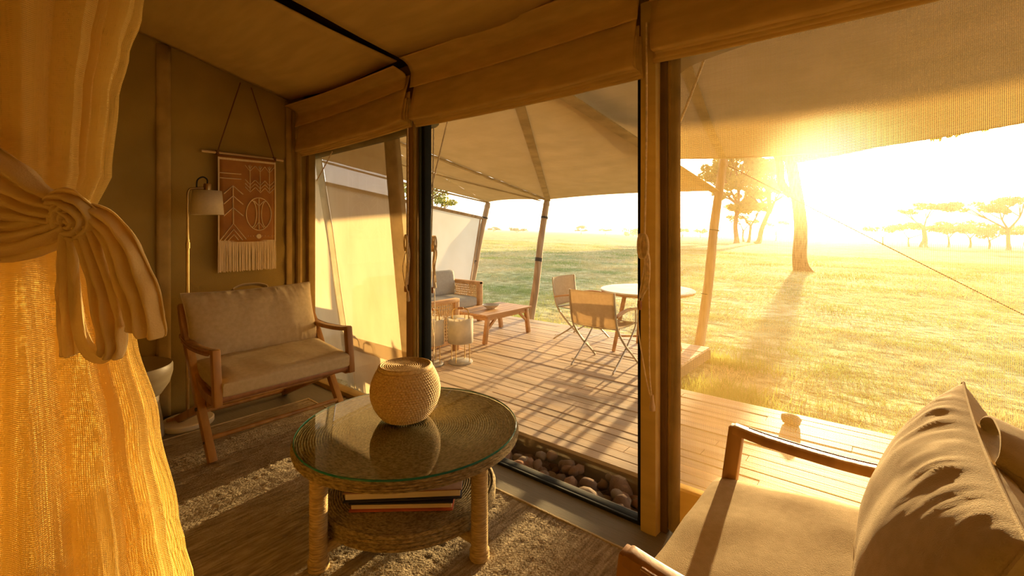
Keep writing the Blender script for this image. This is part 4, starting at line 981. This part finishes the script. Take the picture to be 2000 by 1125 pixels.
to = empty('slatted_table', (-4.35, 4.8, ZD), label='low slatted teak table with splayed legs on the deck', cat='table')
TX0, TX1, TY0, TY1, TZ = -4.60, -3.99, 4.30, 5.24, .25
for i in range(6):
    w = (TX1 - TX0) / 6; MB().box((TX0 + (i + .5) * w, (TY0 + TY1) / 2, TZ - .011), (w - .006, TY1 - TY0, .022)).build('slat', teak_out, to, smooth=False)
for x in (TX0 + .05, TX1 - .05): MB().box((x, (TY0 + TY1) / 2, TZ - .052), (.025, TY1 - TY0 - .12, .06)).build('apron', teak_out, to, bev=.003)
for y in (TY0 + .07, TY1 - .07): MB().box(((TX0 + TX1) / 2, y, TZ - .052), (TX1 - TX0 - .1, .025, .06)).build('apron', teak_out, to, bev=.003)
for x, sx in ((TX0 + .05, -.0), (TX1 - .05, 0)):
    for y, s_ in ((TY0 + .08, -1), (TY1 - .08, 1)):
        MB().bar((x, y, TZ - .02), (x + sx, y + s_ * .06, ZD), .05, .05, (0, 1, 0)).build('leg', teak_out, to, bev=.004)
        MB().bar((x, y + s_ * .02, TZ - .20), (x, y - s_ * .16, TZ - .06), .03, .03, (1, 0, 0)).build('brace', teak_out, to, bev=.003)
BW = V((-4.30, 4.72, TZ))
bo = empty('bowl', BW, label='shallow grey stoneware bowl on the slatted teak table', cat='bowl')
MB().lathe([(0, 0), (.055, 0), (.06, .008), (.105, .04), (.122, .055), (.118, .058), (.10, .046), (.05, .016), (0, .014)], BW, 40).build('bowl_body', bowl_m, bo)

def lantern(loc, label):
    o = empty('lantern', loc, label=label, cat='lantern', group='deck lanterns'); c = V(loc)
    MB().lathe([(0, 0), (.130, 0), (.133, .006), (.133, .016), (.128, .020), (0, .020)], c, 40).build('base', mat('lantern_metal', (.45, .42, .36), rough=.4, metal=.5), o)
    for a in (20, 110, 200, 290):
        q = V((math.cos(math.radians(a)), math.sin(math.radians(a)), 0)) * .108
        MB().sweep([c + q + V((0, 0, .018)), c + q + V((0, 0, .50))], .005, n=8).build('rod', brass, o)
    MB().lathe([(.136, .225), (.136, .495)], c, 44).build('shade', mat('lantern_cloth', (.86, .80, .68), rough=.9, trans=.5), o, solid=.003)
    MB().disc(c, .05, .47, .48, 20).build('lamp_plate', white_top, o)
    a = LR * .088
    MB().sweep(crv([c - a + V((0, 0, .46)), c - a + V((0, 0, .54)), c - a * .85 + V((0, 0, .575)), c - a * .4 + V((0, 0, .59)), c + a * .4 + V((0, 0, .59)), c + a * .85 + V((0, 0, .575)), c + a + V((0, 0, .54)), c + a + V((0, 0, .46))], 5), .0065, n=8).build('handle', brass, o)
    MB().sweep([c - LR * .03 + V((0, 0, .592)), c + LR * .03 + V((0, 0, .592))], .013, n=10).build('grip', leather, o)
    for s_ in (-1, 1): MB().box(c + a * s_ * 1.5 + V((0, 0, .47)), (.012, .012, .05), M.Rotation(YAW, 3, 'Z')).build('strap_tab', leather, o)
lantern((-3.70, 3.57, ZD), 'cream shaded lantern standing free on the deck boards')
lantern((-3.885, 3.31, ZD), 'cream shaded lantern half hidden behind the left window post')

def make_chair(label):
    r = empty('folding_chair', label=label, cat='chair', group='folding chairs at the deck table')
    for s_ in (-1, 1):
        x = s_ * .262
        MB().sweep(crv([(x, -.275, .815), (x, -.255, .62), (x, -.20, .43), (x, -.04, .25), (x, .14, .11), (x, .265, .006)], 5), .0115, n=8).build('back_leg_tube', steel, r)
        MB().sweep(crv([(x * .94, .25, .60), (x * .94, .255, .43), (x * .94, .19, .34), (x * .94, -.02, .17), (x * .94, -.27, .006)], 5), .0105, n=8).build('front_leg_tube', steel, r)
        MB().flat(crv([(x, -.235, .565), (x, -.05, .60), (x, .10, .605), (x, .27, .59)], 5), .042, .022).build('armrest', teak_out, r, bev=.004)
    for y, z in ((-.235, .06), (.20, .06), (-.205, .435), (.25, .435)):
        MB().sweep([(-.262, y, z), (.262, y, z)], .0085, n=8).build('cross_tube', steel, r)
    MB().grid(lambda u, v: V((-.255 + .51 * u, -.2 + .455 * v, .44 - .02 * math.sin(PI * u) - .012 * math.sin(PI * v))), 12, 8).build('sling_seat', sling, r, solid=.005)
    MB().grid(lambda u, v: V((-.263 + .526 * u, -.21 - .068 * v ** .7 - .03 * math.sin(PI * u), .445 + .37 * v)), 12, 10).build('sling_back', sling, r, solid=.005)
    return r
cA = make_chair('folding sling chair with its back to the room, in front of the white table'); cA.location = (-2.47, 4.53, ZD)
cB = dup(cA); cB.location = (-3.27, 5.37, ZD); cB.rotation_euler = (0, 0, -PI / 2); cB['label'] = 'folding sling chair seen from the side, left of the white table'
rt_ = empty('deck_table', (-2.33, 5.32, ZD), label='round white-topped deck table on splayed wooden legs', cat='table')
RC = V((-2.33, 5.32, 0))
MB().lathe([(0, .605), (.54, .605), (.545, .612), (.54, .622), (0, .622)], RC, 56).build('tabletop', white_top, rt_)
MB().lathe([(.0, .575), (.50, .575), (.535, .585), (.54, .603), (0, .604)], RC, 56).build('table_rim', teak_out, rt_)
for a in (40, 130, 220, 310):
    d = V((math.cos(math.radians(a)), math.sin(math.radians(a)), 0))
    MB().sweep([RC + d * .26 + V((0, 0, .58)), RC + d * .40 + V((0, 0, ZD))], [.026, .022], n=10).build('leg', teak_out, rt_)
for a in (40, 130):
    d = V((math.cos(math.radians(a)), math.sin(math.radians(a)), 0))
    MB().sweep([RC - d * .37 + V((0, 0, .06)), RC + d * .37 + V((0, 0, .06))], .012, n=8).build('stretcher', teak_out, rt_)

def rock(loc, s, label, m, nm='rock', cat='stone'):
    me = stone_mesh(33 + int(s * 1000)); me.materials.append(m); o = link(bpy.data.objects.new(nm, me)); o.location = loc; o.scale = (s * 1.15, s, s * .62); tag(o, label, cat)
rock((-.63, 4.06, ZD + .03), .062, 'round pale stone on the deck edge beyond the insect screen', rock_m)

# ------------------------------------------------------------------ morning haze over the plain
hm, hn, hl = nodes_of('morning_haze'); hn.remove(hn['Principled BSDF'])
hv = hn.new('ShaderNodeVolumeScatter'); hv.inputs['Color'].default_value = (1, .93, .82, 1); hv.inputs['Density'].default_value = .0006; hv.inputs['Anisotropy'].default_value = .6
hl.new(hv.outputs[0], hn['Material Output'].inputs['Volume'])
hz_ = MB().box((0, 330, 5), (1100, 600, 60)).build('haze', hm, smooth=False)
tag(hz_, 'warm morning haze hanging over the far plain', 'haze', kind='stuff')
